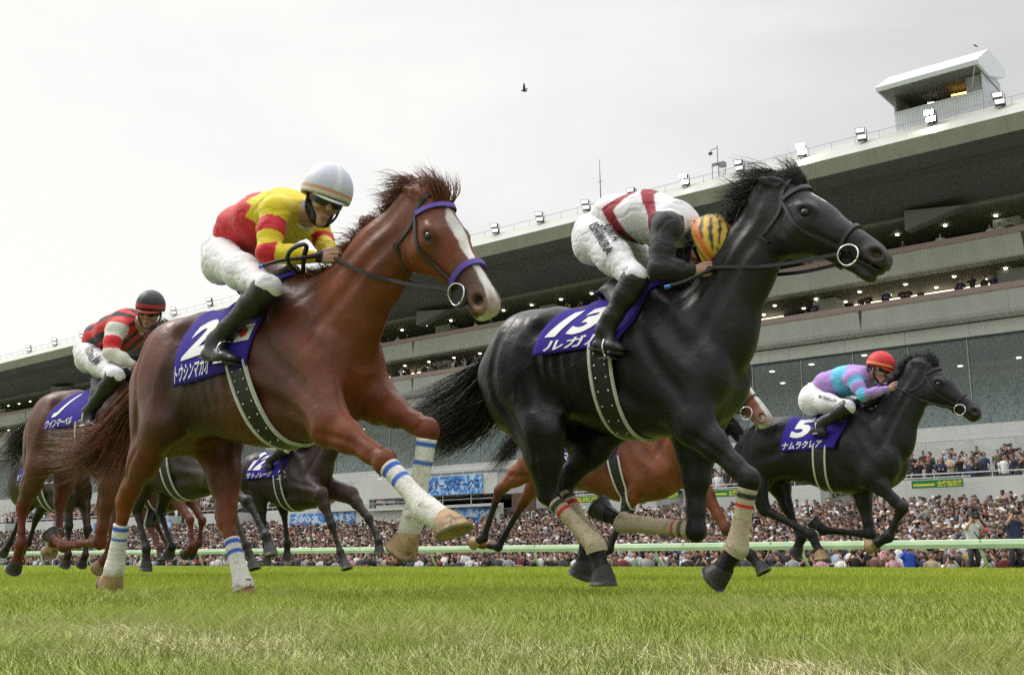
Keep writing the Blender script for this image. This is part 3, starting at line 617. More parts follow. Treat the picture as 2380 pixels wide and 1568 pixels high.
# ------------------------------------------------------------------ race horse
def bandage_mat():
    if 'bandage' in MATS: return MATS['bandage']
    m = mat('bandage', (.8, .78, .72), .9, attr='Col', bump=.5, bscale=90, var=.10, vscale=14); stain(m, (.30, .20, .11), 11, .54, .66, .75); stain(m, (.20, .14, .08), 40, .58, .66, .6); return m
TRUNK = [(-1.34, -.44, .06, .04, 0), (-1.29, -.42, .20, .13, .1), (-1.18, -.39, .30, .21, .25), (-1.0, -.34, .33, .265, .35), (-.8, -.33, .30, .265, .35), (-.62, -.355, .30, .265, .3),
         (-.42, -.39, .325, .275, .3), (-.2, -.405, .36, .27, .42), (0., -.39, .385, .245, .55), (.14, -.42, .35, .235, .45), (.27, -.47, .28, .21, .2), (.37, -.51, .19, .16, 0), (.43, -.52, .08, .09, 0)]
HEAD = [(-.07, -.12, .07, .045, 0), (-.03, -.115, .115, .062, 0), (.05, -.115, .145, .076, 0), (.12, -.125, .155, .090, .1), (.18, -.122, .152, .096, .15), (.25, -.105, .13, .080, .15), (.32, -.09, .098, .066, .1),
        (.40, -.078, .078, .055, .05), (.48, -.073, .068, .050, 0), (.54, -.076, .064, .055, 0), (.58, -.083, .057, .054, 0), (.61, -.088, .042, .044, 0), (.625, -.09, .02, .025, 0)]
def build_horse(sp):
    s0, n0 = withers(*sp['w']); zw = sp['w'][2]; h = sp.get('h', .012); K = sp.get('scale', 1.0)
    root = empty('race_horse', (s0, n0, 0)); tag(root, sp['label'], 'horse', 'race horses galloping on the turf')
    def loc(p):
        if p is None: return None
        if len(p) == 4: return np.array(p[:3], float)            # already local
        q = at_n(p[0], p[1], n0+p[2]); return np.array([q[0]-s0, p[2], q[2]])
    pit = math.radians(sp.get('pitch', 0)); cp, spn = math.cos(pit), math.sin(pit)
    TM = np.array([[cp, 0, -spn], [0, 1, 0], [spn, 0, cp]])*1.0     # trunk axes; positive pitch lifts the front
    TO = np.array([sp.get('tx', 0), 0, zw]); tr = lambda x, y, z: TO+TM@(np.array([x, y, z])*K)
    poll = loc(sp['poll']); muz = loc(sp['muzzle']); hx = unit(muz-poll); HK = sp.get('hk') or np.linalg.norm(muz-poll)/.62; 
    hz = np.array([0, 0, 1.])-hx*hx[2]; hz = unit(hz); hy = np.cross(hz, hx)
    roll = math.radians(sp.get('roll', 0)); hy, hz = hy*math.cos(roll)+hz*math.sin(roll), hz*math.cos(roll)-hy*math.sin(roll)
    HM = np.stack([hx, hy, hz], 1); hd = lambda x, y, z: poll+HM@(np.array([x, y, z])*HK)
    legs = {k: [loc(p) for p in v] for k, v in sp['legs'].items()}
    allp = np.array([p for v in legs.values() for p in v]+[tr(-1.45, 0, 0), tr(.5, 0, .1), hd(.7, 0, 0), hd(0, 0, .2), hd(-.15, 0, .1)])
    lo = allp.min(0)-.14; hi = allp.max(0)+.14; lo[1] = min(lo[1], -.42); hi[1] = max(hi[1], .42)
    F = Field(lo, hi, h)
    dp = sp.get('deep', 0); bk = sp.get('back', .94)
    st = [(x*K*(sp.get('cx', 1.0) if x > 0 else bk), (z-dp/2*(a > .25))*K, (a+dp/2*(a > .25))*K, b*K, c) for x, z, a, b, c in TRUNK]
    F.loft(st, TO, TM, k=.02)
    # withers, croup, loin
    F.seg(tr(.02, 0, -.045), tr(-.35, 0, -.10), .045, .05, .05, .07, k=.08)
    F.seg(tr(-.75*bk, 0, -.10), tr(-1.05*bk, 0, -.13), .06, .07, .13, .12, k=.08)
    # neck
    nb = tr(.06*sp.get('cx', 1), 0, -.30); nb2 = tr(.30*sp.get('cx', 1), 0, -.30); ne = hd(-.035, 0, -.085); ar = sp.get('arch', .02)
    mid = nb2*.5+ne*.5+np.array([0, 0, ar])
    F.chain([nb, nb2, mid, ne, hd(.03, 0, -.08)], np.array([.27, .245, .18, .122, .10])*K*sp.get('nk', 1), np.array([.17, .15, .10, .07, .06])*K, k=.06)
    F.seg(nb2+(0, .05, -.10), ne+(0, .02, -.05), .07, .045, .05, .03, k=.06); F.seg(nb2+(0, -.05, -.10), ne+(0, -.02, -.05), .07, .045, .05, .03, k=.06)
    # head
    hw = sp.get('hw', 1.06)
    F.loft([(x*HK, z*HK, a*HK, b*HK*hw, c) for x, z, a, b, c in HEAD], poll, HM, k=.035, ex=2.3)
    for sg in (-1, 1):
        F.ell(hd(.135, sg*.042, -.155), np.array([.105, .04, .108])*HK, HM, k=.03)                # jowl
        F.ell(hd(.175, sg*.078*hw, -.035), np.array([.042, .02, .024])*HK, HM, k=.025)                # brow
        F.seg(hd(.21, sg*.074, -.085), hd(.37, sg*.05, -.085), .016, .008, .010, .006, hy, k=.025)     # facial crest
        F.ell(hd(.185, sg*.094*hw, -.062), np.array([.027, .016, .018])*HK, HM, k=.012, op='s')         # eye socket
        F.ell(hd(.564, sg*.047, -.062), np.array([.040, .020, .032])*HK, HM, k=.02)                # nostril rim
        F.ell(hd(.570, sg*.062, -.058), np.array([.030, .024, .022])*HK, HM, k=.010, op='s')
        F.seg(hd(.50, sg*.046, -.112), hd(.62, sg*.03, -.105), .006, .006, .02, .02, hy, k=.008, op='s')  # mouth line
        ed = unit(sp.get('eardir', (-.85, 0, .38))); eb_ = hd(.005, sg*.055, .0); eo = hy*sg
        E_ = [eb_, eb_+ed*.035+eo*.016, eb_+ed*.080+eo*.026, eb_+ed*.125+eo*.024, eb_+ed*.175+eo*.010]
        F.chain(E_, [.022, .026, .024, .016, .003], [.018, .015, .013, .010, .003], eo, k=.010)
        F.poly([q_+eo*.016+np.array([.002, 0, 0]) for q_ in E_[1:4]], [.008, .010, .006], .008, 's')
    F.ell(hd(.565, 0, -.130-sp.get('gape', 0)), np.array([.045, .036, .026])*HK, HM, k=.02)                       # lower lip
    F.seg(hd(.30, 0, -.165), hd(.53, 0, -.125-sp.get('gape', 0)), .038, .026, .035, .03, hy, k=.02)
    # shoulders and thighs
    cxf = sp.get('cx', 1.0)
    for nm, J in legs.items():
        sg = 1 if J[0][1] > 0 else -1
        if 'f' == nm[1]:
            el = J[0]
            ps = tr(.30*cxf, sg*.135, -.50)
            F.seg(tr(.00, sg*.10, -.13), ps, .10*K, .12*K, .07, .075, k=.06)
            F.seg(ps, el, .115*K, .09*K, .08, .07, k=.05)
            F.seg(tr(-.06, sg*.15, -.40), el, .12*K, .09*K, .075, .065, k=.06)
            F.ell(tr(.33*cxf, sg*.085, -.56), (.10, .085, .12), k=.05)
            m = el*.66+J[1]*.34; kn = J[1]; ft = J[2]; d = unit(J[1]-el)
            F.chain([el, m, el*.25+kn*.75, kn], [.086*K, .070*K, .044*K, .048*K], [.066*K, .057*K, .039*K, .045*K], k=.035)
            F.ell(kn, (.05*K, .05*K, .062*K), k=.02)
            F.chain([kn, kn*.8+ft*.2, kn*.4+ft*.6, ft], [.045*K, .034*K, .029*K, .041*K], [.042*K, .028*K, .024*K, .034*K], k=.02)
        else:
            stf = J[0]; hk = J[1]; ft = J[2]
            hip = tr(-.98*bk, sg*.13, -.28); but = tr(-1.20*bk, sg*.11, -.38)
            F.seg(hip, stf, .20*K, .115*K, .11, .085, k=.07)
            F.seg(but, stf*.45+hk*.55, .13*K, .065*K, .09, .05, k=.07)
            F.chain([stf, stf*.55+hk*.45, stf*.15+hk*.85, hk], [.125*K, .092*K, .052*K, .055*K], [.08*K, .066*K, .042*K, .042*K], k=.05)
            d = unit(ft-hk); up = unit(stf-hk); back = unit(-(d+up)*1.0) if np.linalg.norm(d+up) > .15 else np.array([-1, 0, 0.])
            pt = hk+back*.035+up*.045
            F.seg(pt, hk, .028, .045, .022, .036, k=.03); F.seg(pt, stf*.45+hk*.55+back*.03, .016, .02, .012, .02, k=.03)
            F.chain([hk, hk*.8+ft*.2, hk*.35+ft*.65, ft], [.052*K, .039*K, .032*K, .042*K], [.040*K, .030*K, .026*K, .035*K], k=.02)
        toe = J[3]; a = unit(toe-ft); latv = np.array([0, 1., 0]); latv = unit(latv-a*a[1]); p = np.cross(latv, a)
        bt = math.radians(sp.get('htilt', {}).get(nm, 39.7)); down = a*math.cos(bt)+p*math.sin(bt); f = a*math.sin(bt)-p*math.cos(bt)
        K0 = K; K = K*sp.get('hoofk', 1.08); c1 = toe-f*.062*K; c0 = toe-f*.030*K-a*.085*K
        F.ell(ft, (.042*K, .037*K, .044*K), k=.02)
        F.chain([ft, ft*.5+c0*.5, c0, c0+a*.01], [.042*K, .033*K, .038*K, .04*K], [.036*K, .031*K, .040*K, .042*K], latv, k=.02)
        # hoof
        hb = MB(); rings = []; sides = 18
        for tt, ra, rl in ((0, .047, .046), (.35, .054, .052), (.75, .062, .059), (1.0, .066, .062), (1.0, .067, .063), (1.1, .067, .063), (1.1, .052, .048), (1.0, .045, .042)):
            c = c0*(1-min(tt, 1))+c1*min(tt, 1)+down*max(0, tt-1)*.1*K; dn = unit(a*(1-min(tt, 1)*.5)+down*min(tt, 1)); ff = unit(f-dn*np.dot(f, dn))
            rings.append([c+(math.cos(th)*ff*ra+math.sin(th)*latv*rl)*K*(1 if math.cos(th) > -.5 else .93) for th in np.linspace(0, 2*math.pi, sides, endpoint=False)])
        V = np.concatenate([np.array(r) for r in rings]); nr_ = len(rings)
        Fc = [(i*sides+k, i*sides+(k+1) % sides, (i+1)*sides+(k+1) % sides, (i+1)*sides+k) for i in range(nr_-1) for k in range(sides)]+[tuple(range((nr_-1)*sides, nr_*sides))]
        hb.add(V, Fc); ho = hb.build('hoof', sp['hoofmat'].get(nm, sp['hoofmat']['all']), root, smooth=True)
        sh = MB()
        ringv = np.array(rings[3])*.5+np.array(rings[4])*.5+down*.004*K
        idx = [k for k in range(-7, 8)]
        P = np.array([ringv[k % sides] for k in idx]); cc = ringv.mean(0); P = cc+(P-cc)*.93; ribbon(sh, P, np.repeat(down[None], len(P), 0), .022*K, .007*K); sh.build('horseshoe', mat('worn_steel', (.35, .35, .36), .35, 1), ho); K = K0
        # bandage
        if nm in sp.get('band', {}):
            b0, b1, ext, cols = sp['band'][nm]                          # from fraction b0 of the cannon down to ext
            top = J[1]; N_ = 44; ts = np.linspace(b0, 1, 34); P = [top*(1-t)+ft*t for t in ts]; R = list(np.interp(ts, [0, .2, .6, .85, 1], [.048, .039, .037, .043, .053])*K+.005)
            if ext > 0:
                for t in np.linspace(0, ext, 12)[1:]: P.append(ft*(1-t)+c0*t); R.append((.053*(1-t)+.046*t)*K+.005)
            P = np.array(P); R = np.array(R)*(1+.02*nr.randn(len(R))*.5); L = np.concatenate([[0], np.cumsum(np.linalg.norm(np.diff(P, axis=0), axis=1))])
            C = []
            for l in L:
                c = sp['bandcol']
                for a0, a1, cc in cols:
                    if a0 <= l <= a1: c = cc
                C.append(c)
            P = np.concatenate([[P[0]+(P[0]-P[1])*.01], P]); R = np.concatenate([[R[0]*.8], R]); C = [C[0]]+C
            bb = MB(); bb.tube(P, R, 20, axis=None, cap=True); bo = bb.V[0]
            # fetlock bulges backwards
            bb.C = [np.repeat(np.array(C), 20, axis=0)]
            bb.build('leg_bandage', bandage_mat(), root, smooth=True)

    # belly sheath of muscle between hind legs is left smooth; tail dock
    tail = [loc(p) for p in sp['tail'][0]] if sp.get('tail') else None
    tb = tr(-1.27*bk, 0, -.22)
    if tail is not None: F.seg(tb, tail[0]*.4+tb*.6, .045, .03, k=.05)
    F0 = Field.__new__(Field); F0.lo, F0.h, F0.n, F0.F = F.lo, F.h, F.n, F.F.copy()
    def groove(pts, r, depth, k=.03):
        P = F.snap(crv(pts, 11), 0, 14); e_ = np.clip(np.sin(np.linspace(0, math.pi, 11))*1.6, 0, 1); P = P+F.grad(P)*(r-depth*e_+k*.35)[:, None]
        F.poly(P, r, max(k, r*1.1), 's')
    for sg in (-1, 1):
        fl_, hl_ = legs['nf' if sg < 0 else 'ff'], legs['nh' if sg < 0 else 'fh']; y_ = sg*.27
        groove([tr(.06, y_*.7, -.10), tr(.20*cxf, y_, -.28), tr(.36*cxf, y_, -.48)], .05, .024)
        groove([tr(-.12, y_, -.14), tr(-.15, y_, -.38), tr(-.10, y_, -.58), fl_[0]+(-.09, sg*.1, -.02)], .045, .027)
        groove([tr(.02, y_, -.22), tr(.10, y_, -.42), fl_[0]+(.0, sg*.12, .10)], .03, .018)
        groove([nb2+(0, sg*.15, -.10), mid+(0, sg*.12, -.06), hd(.03, sg*.07, -.20)], .03, .020)
        groove([nb2+(-.12, sg*.18, .10), mid+(-.03, sg*.12, .06), ne+(-.03, sg*.1, .03)], .03, .013)
        groove([tr(-.98*bk, y_*.6, -.10), tr(-1.10*bk, y_, -.32), tr(-1.10*bk, y_, -.52), hl_[0]*.4+hl_[1]*.6+(-.03, sg*.1, .05)], .03, .022)
        groove([tr(-.62, y_, -.16), tr(-.66, y_, -.34), hl_[0]+(.12, sg*.10, .08)], .06, .026, .05)
        F.ell(F.snap(tr(-.74*bk, y_, -.10), -.02, 12), .045, k=.06)
        groove([fl_[0]+(.0, sg*.08, -.05), fl_[0]*.5+fl_[1]*.5+(0, sg*.08, 0), fl_[0]*.15+fl_[1]*.85+(0, sg*.06, 0)], .014, .012, .015)
        groove([fl_[1]+(-.02, sg*.05, -.06), fl_[1]*.4+fl_[2]*.6+(-.01, sg*.05, 0), fl_[2]+(-.01, sg*.05, .03)], .010, .008, .012)
        groove([hl_[0]*.7+hl_[1]*.3+(0, sg*.1, 0), hl_[0]*.2+hl_[1]*.8+(0, sg*.07, 0)], .014, .011, .015)
        groove([hd(.22, sg*.10, -.12), hd(.34, sg*.09, -.12), hd(.46, sg*.07, -.10)], .012, .009, .012)
        groove([hd(.07, sg*.1, -.08), hd(.11, sg*.1, -.16), hd(.20, sg*.08, -.20)], .012, .008, .012)
        if sp.get('hero'):
            for q in range(6): groove([tr(-.24-.075*q, y_, -.30), tr(-.22-.08*q, y_, -.46), tr(-.19-.08*q, y_*.8, -.62)], .024, .0035, .02)
    V, Q = F.skin(); V = relax(V, Q, 2)
    # coat
    Nn = F.grad(V); LH = (V-poll)@HM/HK
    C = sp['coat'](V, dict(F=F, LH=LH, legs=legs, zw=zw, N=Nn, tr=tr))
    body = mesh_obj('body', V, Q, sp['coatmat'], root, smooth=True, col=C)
    # eyes
    for sg in (-1, 1):
        eb = MB(); eb.ball(hd(.185, sg*.080*hw, -.060), (.0235*HK, .0205*HK, .0205*HK), 14, 10); eb.build('eye', mat('horse_eye', (.012, .008, .006), .08, spec=.8), root, smooth=True)
    # mane, forelock and tail
    crest = F.snap([nb*(1-t)+np.array([0, 0, .28*(1-t)])+hd(-.02, 0, .03)*t+np.array([0, 0, .10*math.sin(math.pi*t)]) for t in np.linspace(.02, 1, 9)], -.012, 20)
    mf = sp.get('mane_flow', (-.20, -.03, .05)); gs = []
    for i, c in enumerate(crest):
        k = i/8.; L = sp.get('mane_len', 1.)*(.9+.3*math.sin(k*9))
        gs.append(np.array([c, c+np.array([-.03, -.03*(1-k)-.01, .022]), c+np.array([mf[0]*.5, mf[1], mf[2]*.9])*L, c+np.array([mf[0], mf[1]*2, mf[2]*.8])*L, c+np.array([mf[0]*1.35, mf[1]*2.6, mf[2]*.4])*L]))
    hm = sp['hairmat']; N_ = sp.get('hairn', 1.)
    hair('mane', gs, int(1500*N_), hm, root, .0021, sp.get('mane_spread', .022), clump=9, frizz=.012)
    fl = [[hd(.05, y, .02), hd(.02, y*1.3, .055), hd(-.06, y*1.6, .07), hd(-.14, y*2, .05)] for y in (-.035, 0, .035)]
    hair('forelock', np.array(fl), int(300*N_), hm, root, .0020, .02, clump=7)
    if sp.get('tail'):
        tg = [np.array([tb+(0, 0, .0)]+[loc(p) for p in g]) for g in sp['tail']]
        hair('tail', tg, int(sp.get('tailn', 700)*N_*1.8), hm, root, .0032, sp.get('tail_spread', .03), seg=14, clump=11, frizz=.02, root_spread=.018)
    H = dict(root=root, F=F0, tr=tr, hd=hd, HM=HM, loc=loc, s0=s0, n0=n0, K=K, HK=HK, TM=TM, body=body, legs=legs)
    tack(H, sp)
    return H

def wrapper(H, x0f, x1f, th0, th1):
    """maps (a,b) in 0..1 x -1..1 on the barrel: a along the back, b from the off side (-1) over the spine to the near side (+1)"""
    F, tr = H['F'], H['tr']
    def f(a, b, off):
        a = np.asarray(a, float); b = np.asarray(b, float)
        th = np.abs(b)*th1; x = x0f(np.abs(b))*(1-a)+x1f(np.abs(b))*a
        O = np.stack([x*0, x*0, x*0], -1); o = np.array([tr(xx, 0, -.40) for xx in x.ravel()]).reshape(x.shape+(3,))
        D = np.stack([x*0, np.sign(b)*np.sin(th), np.cos(th)], -1); D = D@np.array(H['TM']).T
        P = F.hit(o, D, .56*H['K']); P = F.snap(P, 0, 3); G = F.grad(P)
        return P+G*np.asarray(off)[..., None]
    return f
def tack(H, sp):
    root, F, tr, hd, HM, K = H['root'], H['F'], H['tr'], H['hd'], H['HM'], H['K']
    purple = mat('purple_cloth', (.034, .020, .27), .8, bump=.5, bscale=12, var=.15, vscale=5, spec=.2); white = mat('white_print', (.82, .82, .80), .7)
    leather = mat('black_leather', (.018, .018, .02), .42, bump=.2, bscale=120, var=.3, vscale=20)
    c = sp['cloth']                                   # x at spine (back,front), x at lower edge (back,front), lower angle
    f = wrapper(H, lambda b: c[0]+(c[2]-c[0])*b+sp.get('bow', 0)*np.sin(b*math.pi), lambda b: c[1]+(c[3]-c[1])*b, 0, c[4])
    na, nb = 22, 45; A, B = np.meshgrid(np.linspace(0, 1, na), np.linspace(-1, 1, nb), indexing='ij')
    rip = .012+.006*np.sin(A*7+B*5)*np.abs(B)+.008*(1-A)*np.abs(B)
    P = f(A, B, rip); P2 = f(A, B, rip-.006); V = np.concatenate([P.reshape(-1, 3), P2.reshape(-1, 3)])
    i = (np.arange(na-1)[:, None]*nb+np.arange(nb-1)[None]).ravel(); M = na*nb
    Q = np.stack([i, i+nb, i+nb+1, i+1], 1); Q2 = Q[:, ::-1]+M
    rim = [j for j in range(nb)]+[k*nb+nb-1 for k in range(1, na)]+[(na-1)*nb+j for j in range(nb-2, -1, -1)]+[k*nb for k in range(na-2, 0, -1)]
    R = np.array([(rim[k], rim[(k+1) % len(rim)], rim[(k+1) % len(rim)]+M, rim[k]+M) for k in range(len(rim))])
    cl = mesh_obj('saddlecloth', V, np.concatenate([Q, Q2, R]), purple, root, smooth=True)
    for (s, a0, a1, b0, b1, shear, nm) in sp['print']:
        tv, tf = text_pts(s, shear, .045 if nm == 'number' else sp.get('tbold', .02)); W, Hh = tv[:, 0].max(), tv[:, 1].max()
        for side in ((-1, 1) if sp.get('both', True) else (-1,)):
            u = tv[:, 0]/W; v = tv[:, 1]/Hh
            a = a0+(a1-a0)*(u if side < 0 else 1-u); b = side*(b1+(b0-b1)*v)
            rp = .012+.006*np.sin(a*7+b*5)*np.abs(b)+.008*(1-a)*np.abs(b)
            mesh_obj(nm, f(a, b, rp+.004), [tuple(t) for t in tf], white, cl)
    for (sh, col, a0, a1, b0, b1) in sp.get('badge', []):
        k = 24; th = np.linspace(0, 2*math.pi, k, endpoint=False)
        uv = np.array([(0, 0), (.5, 0), (1, 0), (1, .5), (1, 1), (.5, 1), (0, 1), (0, .5)]) if sh == 'rect' else np.stack([.5+.5*np.cos(th), .5+.5*np.sin(th)], 1)
        a = a0+(a1-a0)*uv[:, 0]; b = -(b1+(b0-b1)*uv[:, 1]); rp = .012+.006*np.sin(a*7+b*5)*np.abs(b)+.008*(1-a)*np.abs(b)
        mesh_obj('flag_patch' if sh == 'rect' else 'red_disc', f(a, b, rp+(.004 if sh == 'rect' else .007)), [tuple(range(len(a)))], mat('patch_%d_%d' % (col[0]*100, col[1]*100), col, .7), cl)
    # girth: a black leather band under the belly, pale piping on both edges
    g = sp.get('girth', (-.20, -.07, -.02, .11)); gth = lambda a, b, off: None
    gf = wrapper(H, lambda b: g[0]+(g[2]-g[0])*b, lambda b: g[1]+(g[3]-g[1])*b, 0, math.pi)
    for side in (-1, 1):
        bs = np.linspace(c[4]/math.pi*.93, 1.0, 26)*side
        for nm, a, wd, th_, mt, off in (('girth', .5, .115, .010, leather, .004), ('girth_edge', .0, .018, .016, mat('piping', (.62, .62, .55), .8, var=.15, vscale=30), .004), ('girth_edge', 1., .014, .016, mat('piping', (.62, .62, .55), .8, var=.15, vscale=30), .004)):
            mb = MB(); P = gf(np.full(26, a), bs, np.full(26, off)); G = F.grad(P); ribbon(mb, P, G, wd*K, th_); go = mb.build(nm, mt, root, smooth=False)
            if nm == 'girth' and sp.get('hero'):
                for t in range(3, 22, 3):
                    for dd in (.25, .75):
                        rb = MB(); p = gf(np.array([dd]), bs[t:t+1], np.array([.016]))[0]; rb.ball(p, .006, 6, 4); rb.build('rivet', mat('rivet_steel', (.7, .7, .7), .25, 1), go, smooth=True)
    # saddle
    sb = Field(tr(-.62, -.22, -.30), tr(.12, .22, .14), .010) if sp.get('hero') else Field(tr(-.62, -.22, -.30), tr(.12, .22, .14), .014)
    sb.seg(tr(-.34, 0, .0), tr(-.04, 0, .015), .022, .035, .10, .08, k=.03); sb.seg(tr(-.06, 0, .03), tr(.0, 0, .055), .03, .03, .06, .05, k=.03)
    for sg in (-1, 1): sb.seg(tr(-.2, sg*.12, .0), tr(-.12, sg*.17, -.10), .07, .06, .02, .02, lat=(0, .9, sg*.4), k=.03)
    V, Q = sb.skin(); mesh_obj('saddle', V, Q, leather, root, smooth=True)
    # stirrups hang to the jockey's feet
    for sg, fp in ((-1, sp.get('foot')), (1, sp.get('foot'))):
        if fp is None: continue
        q = H['loc'](fp); q = q*np.array([1, -sg, 1]) if q[1] < 0 else q; q[1] = sg*abs(q[1])
        mb = MB(); a = tr(-.10, sg*.21, -.10); P = crv([a, a*.5+q*.5+np.array([0, sg*.02, 0]), q+(0, 0, .09)], 10); ribbon(mb, P, np.repeat([[0, float(sg), 0]], 10, 0), .024, .004); so_ = mb.build('stirrup_leather', leather, root)
        st_ = MB(); loop = [q+np.array([0, sg*.055*math.sin(t)*1., -.012+.055*(1+math.cos(t))]) for t in np.linspace(.25*math.pi*0, 2*math.pi, 19)]; st_.tube(loop, .005, 6); st_.box(q[0]-.035, q[0]+.035, q[1]-.05, q[1]+.05, q[2]-.018, q[2]-.010); st_.build('stirrup_iron', mat('bright_steel', (.75, .75, .75), .2, 1), so_, smooth=False)
    # bridle
    bm_ = sp.get('bridlemat', leather); hb = mat('bridle_leather', (.02, .02, .022), .4)
    def strap(name, pts, wd, m, closed=False, off=.004, th_=.005, n=30, parent=None):
        P = crv([hd(*p) for p in pts], n); P = F.snap(P, off, 10); G = F.grad(P); mb = MB(); ribbon(mb, P, G, wd, th_); return mb.build(name, m, parent or root)
    w_ = .020
    ring = lambda x, dz=0, k=1.0: [(x, 0, .05), (x-.0, .07*k, 0+dz*.2), (x+dz*.2, .09*k, -.09), (x+dz, .04*k, -.27*k), (x+dz, 0, -.29*k), (x+dz, -.04*k, -.27*k), (x+dz*.2, -.09*k, -.09), (x, -.07*k, 0+dz*.2), (x, 0, .05)]
    brd = strap('headpiece', [(.0, 0, .04), (.005, .05, .0), (.03, .09, -.05), (.07, .10, -.12), (.06, .08, -.22), (.03, .05, -.27), (.02, 0, -.27), (.03, -.05, -.27), (.06, -.08, -.22), (.07, -.10, -.12), (.03, -.09, -.05), (.005, -.05, .0), (.0, 0, .04)], w_, hb, n=50)
    strap('browband', [(.045, .095, -.06), (.07, .06, .02), (.085, 0, .05), (.07, -.06, .02), (.045, -.095, -.06)], .026, bm_, off=.006)
    xs = .40
    strap('noseband', [(xs-.0, 0, .03), (xs+.0, .05, .005), (xs+.005, .08, -.06), (xs+.02, .05, -.16), (xs+.03, 0, -.19), (xs+.02, -.05, -.16), (xs+.005, -.08, -.06), (xs, -.05, .005), (xs, 0, .03)], .030 if sp.get('thicknose') else .022, bm_, n=44, off=.006, th_=.012 if sp.get('thicknose') else .006)
    for sg in (-1, 1):
        strap('cheekpiece', [(.045, sg*.1, -.07), (.20, sg*.11, -.13), (.33, sg*.09, -.13), (.455, sg*.07, -.118)], .018, hb)
        c = hd(.47, sg*.062, -.125); mb = MB(); rr = .047*H['HK']
        L = [c+HM@np.array([rr*math.cos(t), sg*.012*abs(math.cos(t))+sg*.006, rr*math.sin(t)]) for t in np.linspace(0, 2*math.pi, 25)]
        mb.tube(L, .0045, 6); bit = mb.build('bit_ring', mat('bright_steel', (.75, .75, .75), .2, 1), root, smooth=True)
        if sp.get('guard'): gd = MB(); gd.tube([c+HM@np.array([.012, -sg*.004, 0]), c+HM@np.array([.012, sg*.004, 0])], [.052, .050], 20); gd.build('bit_guard', mat('rubber_black', (.015, .015, .016), .6), bit, smooth=False)
        hnd = H['loc'](sp['hands']).copy(); hnd[1] = sg*abs(hnd[1])
        p0 = c+HM@np.array([-.035, sg*.01, -.01]); p1 = hnd; m1 = p0*.55+p1*.45+np.array([0, sg*.02, -sp.get('sag', .03)])
        P = crv([p0, m1, p1], 26); 
        v = F.val(P); Gp = F.grad(P); P = P+Gp*np.clip(.014-v, 0, .3)[:, None]
        mb = MB(); ribbon(mb, P, np.repeat([[0, float(sg), 0.]], 26, 0), .018, .005); mb.build('rein', hb, root)
# ------------------------------------------------------------------ coats
def coatmat(name, rough=.42, **kw):
    m = mat(name, rough=rough, attr='Col', var=.34, vscale=7, bump=.42, bscale=11, bdist=.02, spec=.30, coat=.02, detail=9, **kw)
    nt = m.node_tree; tc = nd(nt, 'ShaderNodeTexCoord'); mp = nd(nt, 'ShaderNodeMapping'); mp.inputs['Scale'].default_value = (60, 260, 260); mp.inputs['Rotation'].default_value = (0, .5, .2); nt.links.new(tc.outputs['Object'], mp.inputs[0])
    n = nd(nt, 'ShaderNodeTexNoise'); n.inputs['Scale'].default_value = 1; n.inputs['Detail'].default_value = 3; nt.links.new(mp.outputs[0], n.inputs[0])
    b2 = nd(nt, 'ShaderNodeBump'); b2.inputs['Strength'].default_value = .35; b2.inputs['Distance'].default_value = .002; b1 = next(x for x in nt.nodes if x.type == 'BUMP' and x != b2)
    nt.links.new(n.outputs['Fac'], b2.inputs['Height']); nt.links.new(b1.outputs[0], b2.inputs['Normal']); nt.links.new(b2.outputs[0], nt.nodes['Principled BSDF'].inputs['Normal'])
    nv = nd(nt, 'ShaderNodeTexNoise'); nv.inputs['Scale'].default_value = 4.2; nv.inputs['Detail'].default_value = 1.5; nv.inputs['Distortion'].default_value = .8; nt.links.new(tc.outputs['Object'], nv.inputs[0])
    s1 = nd(nt, 'ShaderNodeMath', operation='SUBTRACT'); s1.inputs[1].default_value = .5; nt.links.new(nv.outputs['Fac'], s1.inputs[0]); s2 = nd(nt, 'ShaderNodeMath', operation='ABSOLUTE'); nt.links.new(s1.outputs[0], s2.inputs[0])
    mv = nd(nt, 'ShaderNodeMapRange'); mv.interpolation_type = 'SMOOTHSTEP'; mv.inputs[1].default_value = 0; mv.inputs[2].default_value = .05; mv.inputs[3].default_value = 1; mv.inputs[4].default_value = 0; nt.links.new(s2.outputs[0], mv.inputs[0])
    b3 = nd(nt, 'ShaderNodeBump'); b3.inputs['Strength'].default_value = .13; b3.inputs['Distance'].default_value = .006; nt.links.new(mv.outputs[0], b3.inputs['Height']); nt.links.new(b2.outputs[0], b3.inputs['Normal']); nt.links.new(b3.outputs[0], nt.nodes['Principled BSDF'].inputs['Normal'])
    n3 = nd(nt, 'ShaderNodeTexNoise'); n3.inputs['Scale'].default_value = 3.5; n3.inputs['Detail'].default_value = 6; nt.links.new(tc.outputs['Object'], n3.inputs[0]); mr = nd(nt, 'ShaderNodeMapRange'); mr.inputs[1].default_value = .3; mr.inputs[2].default_value = .7; mr.inputs[3].default_value = rough-.08; mr.inputs[4].default_value = rough+.14; nt.links.new(n3.outputs['Fac'], mr.inputs[0]); nt.links.new(mr.outputs[0], nt.nodes['Principled BSDF'].inputs['Roughness'])
    return m
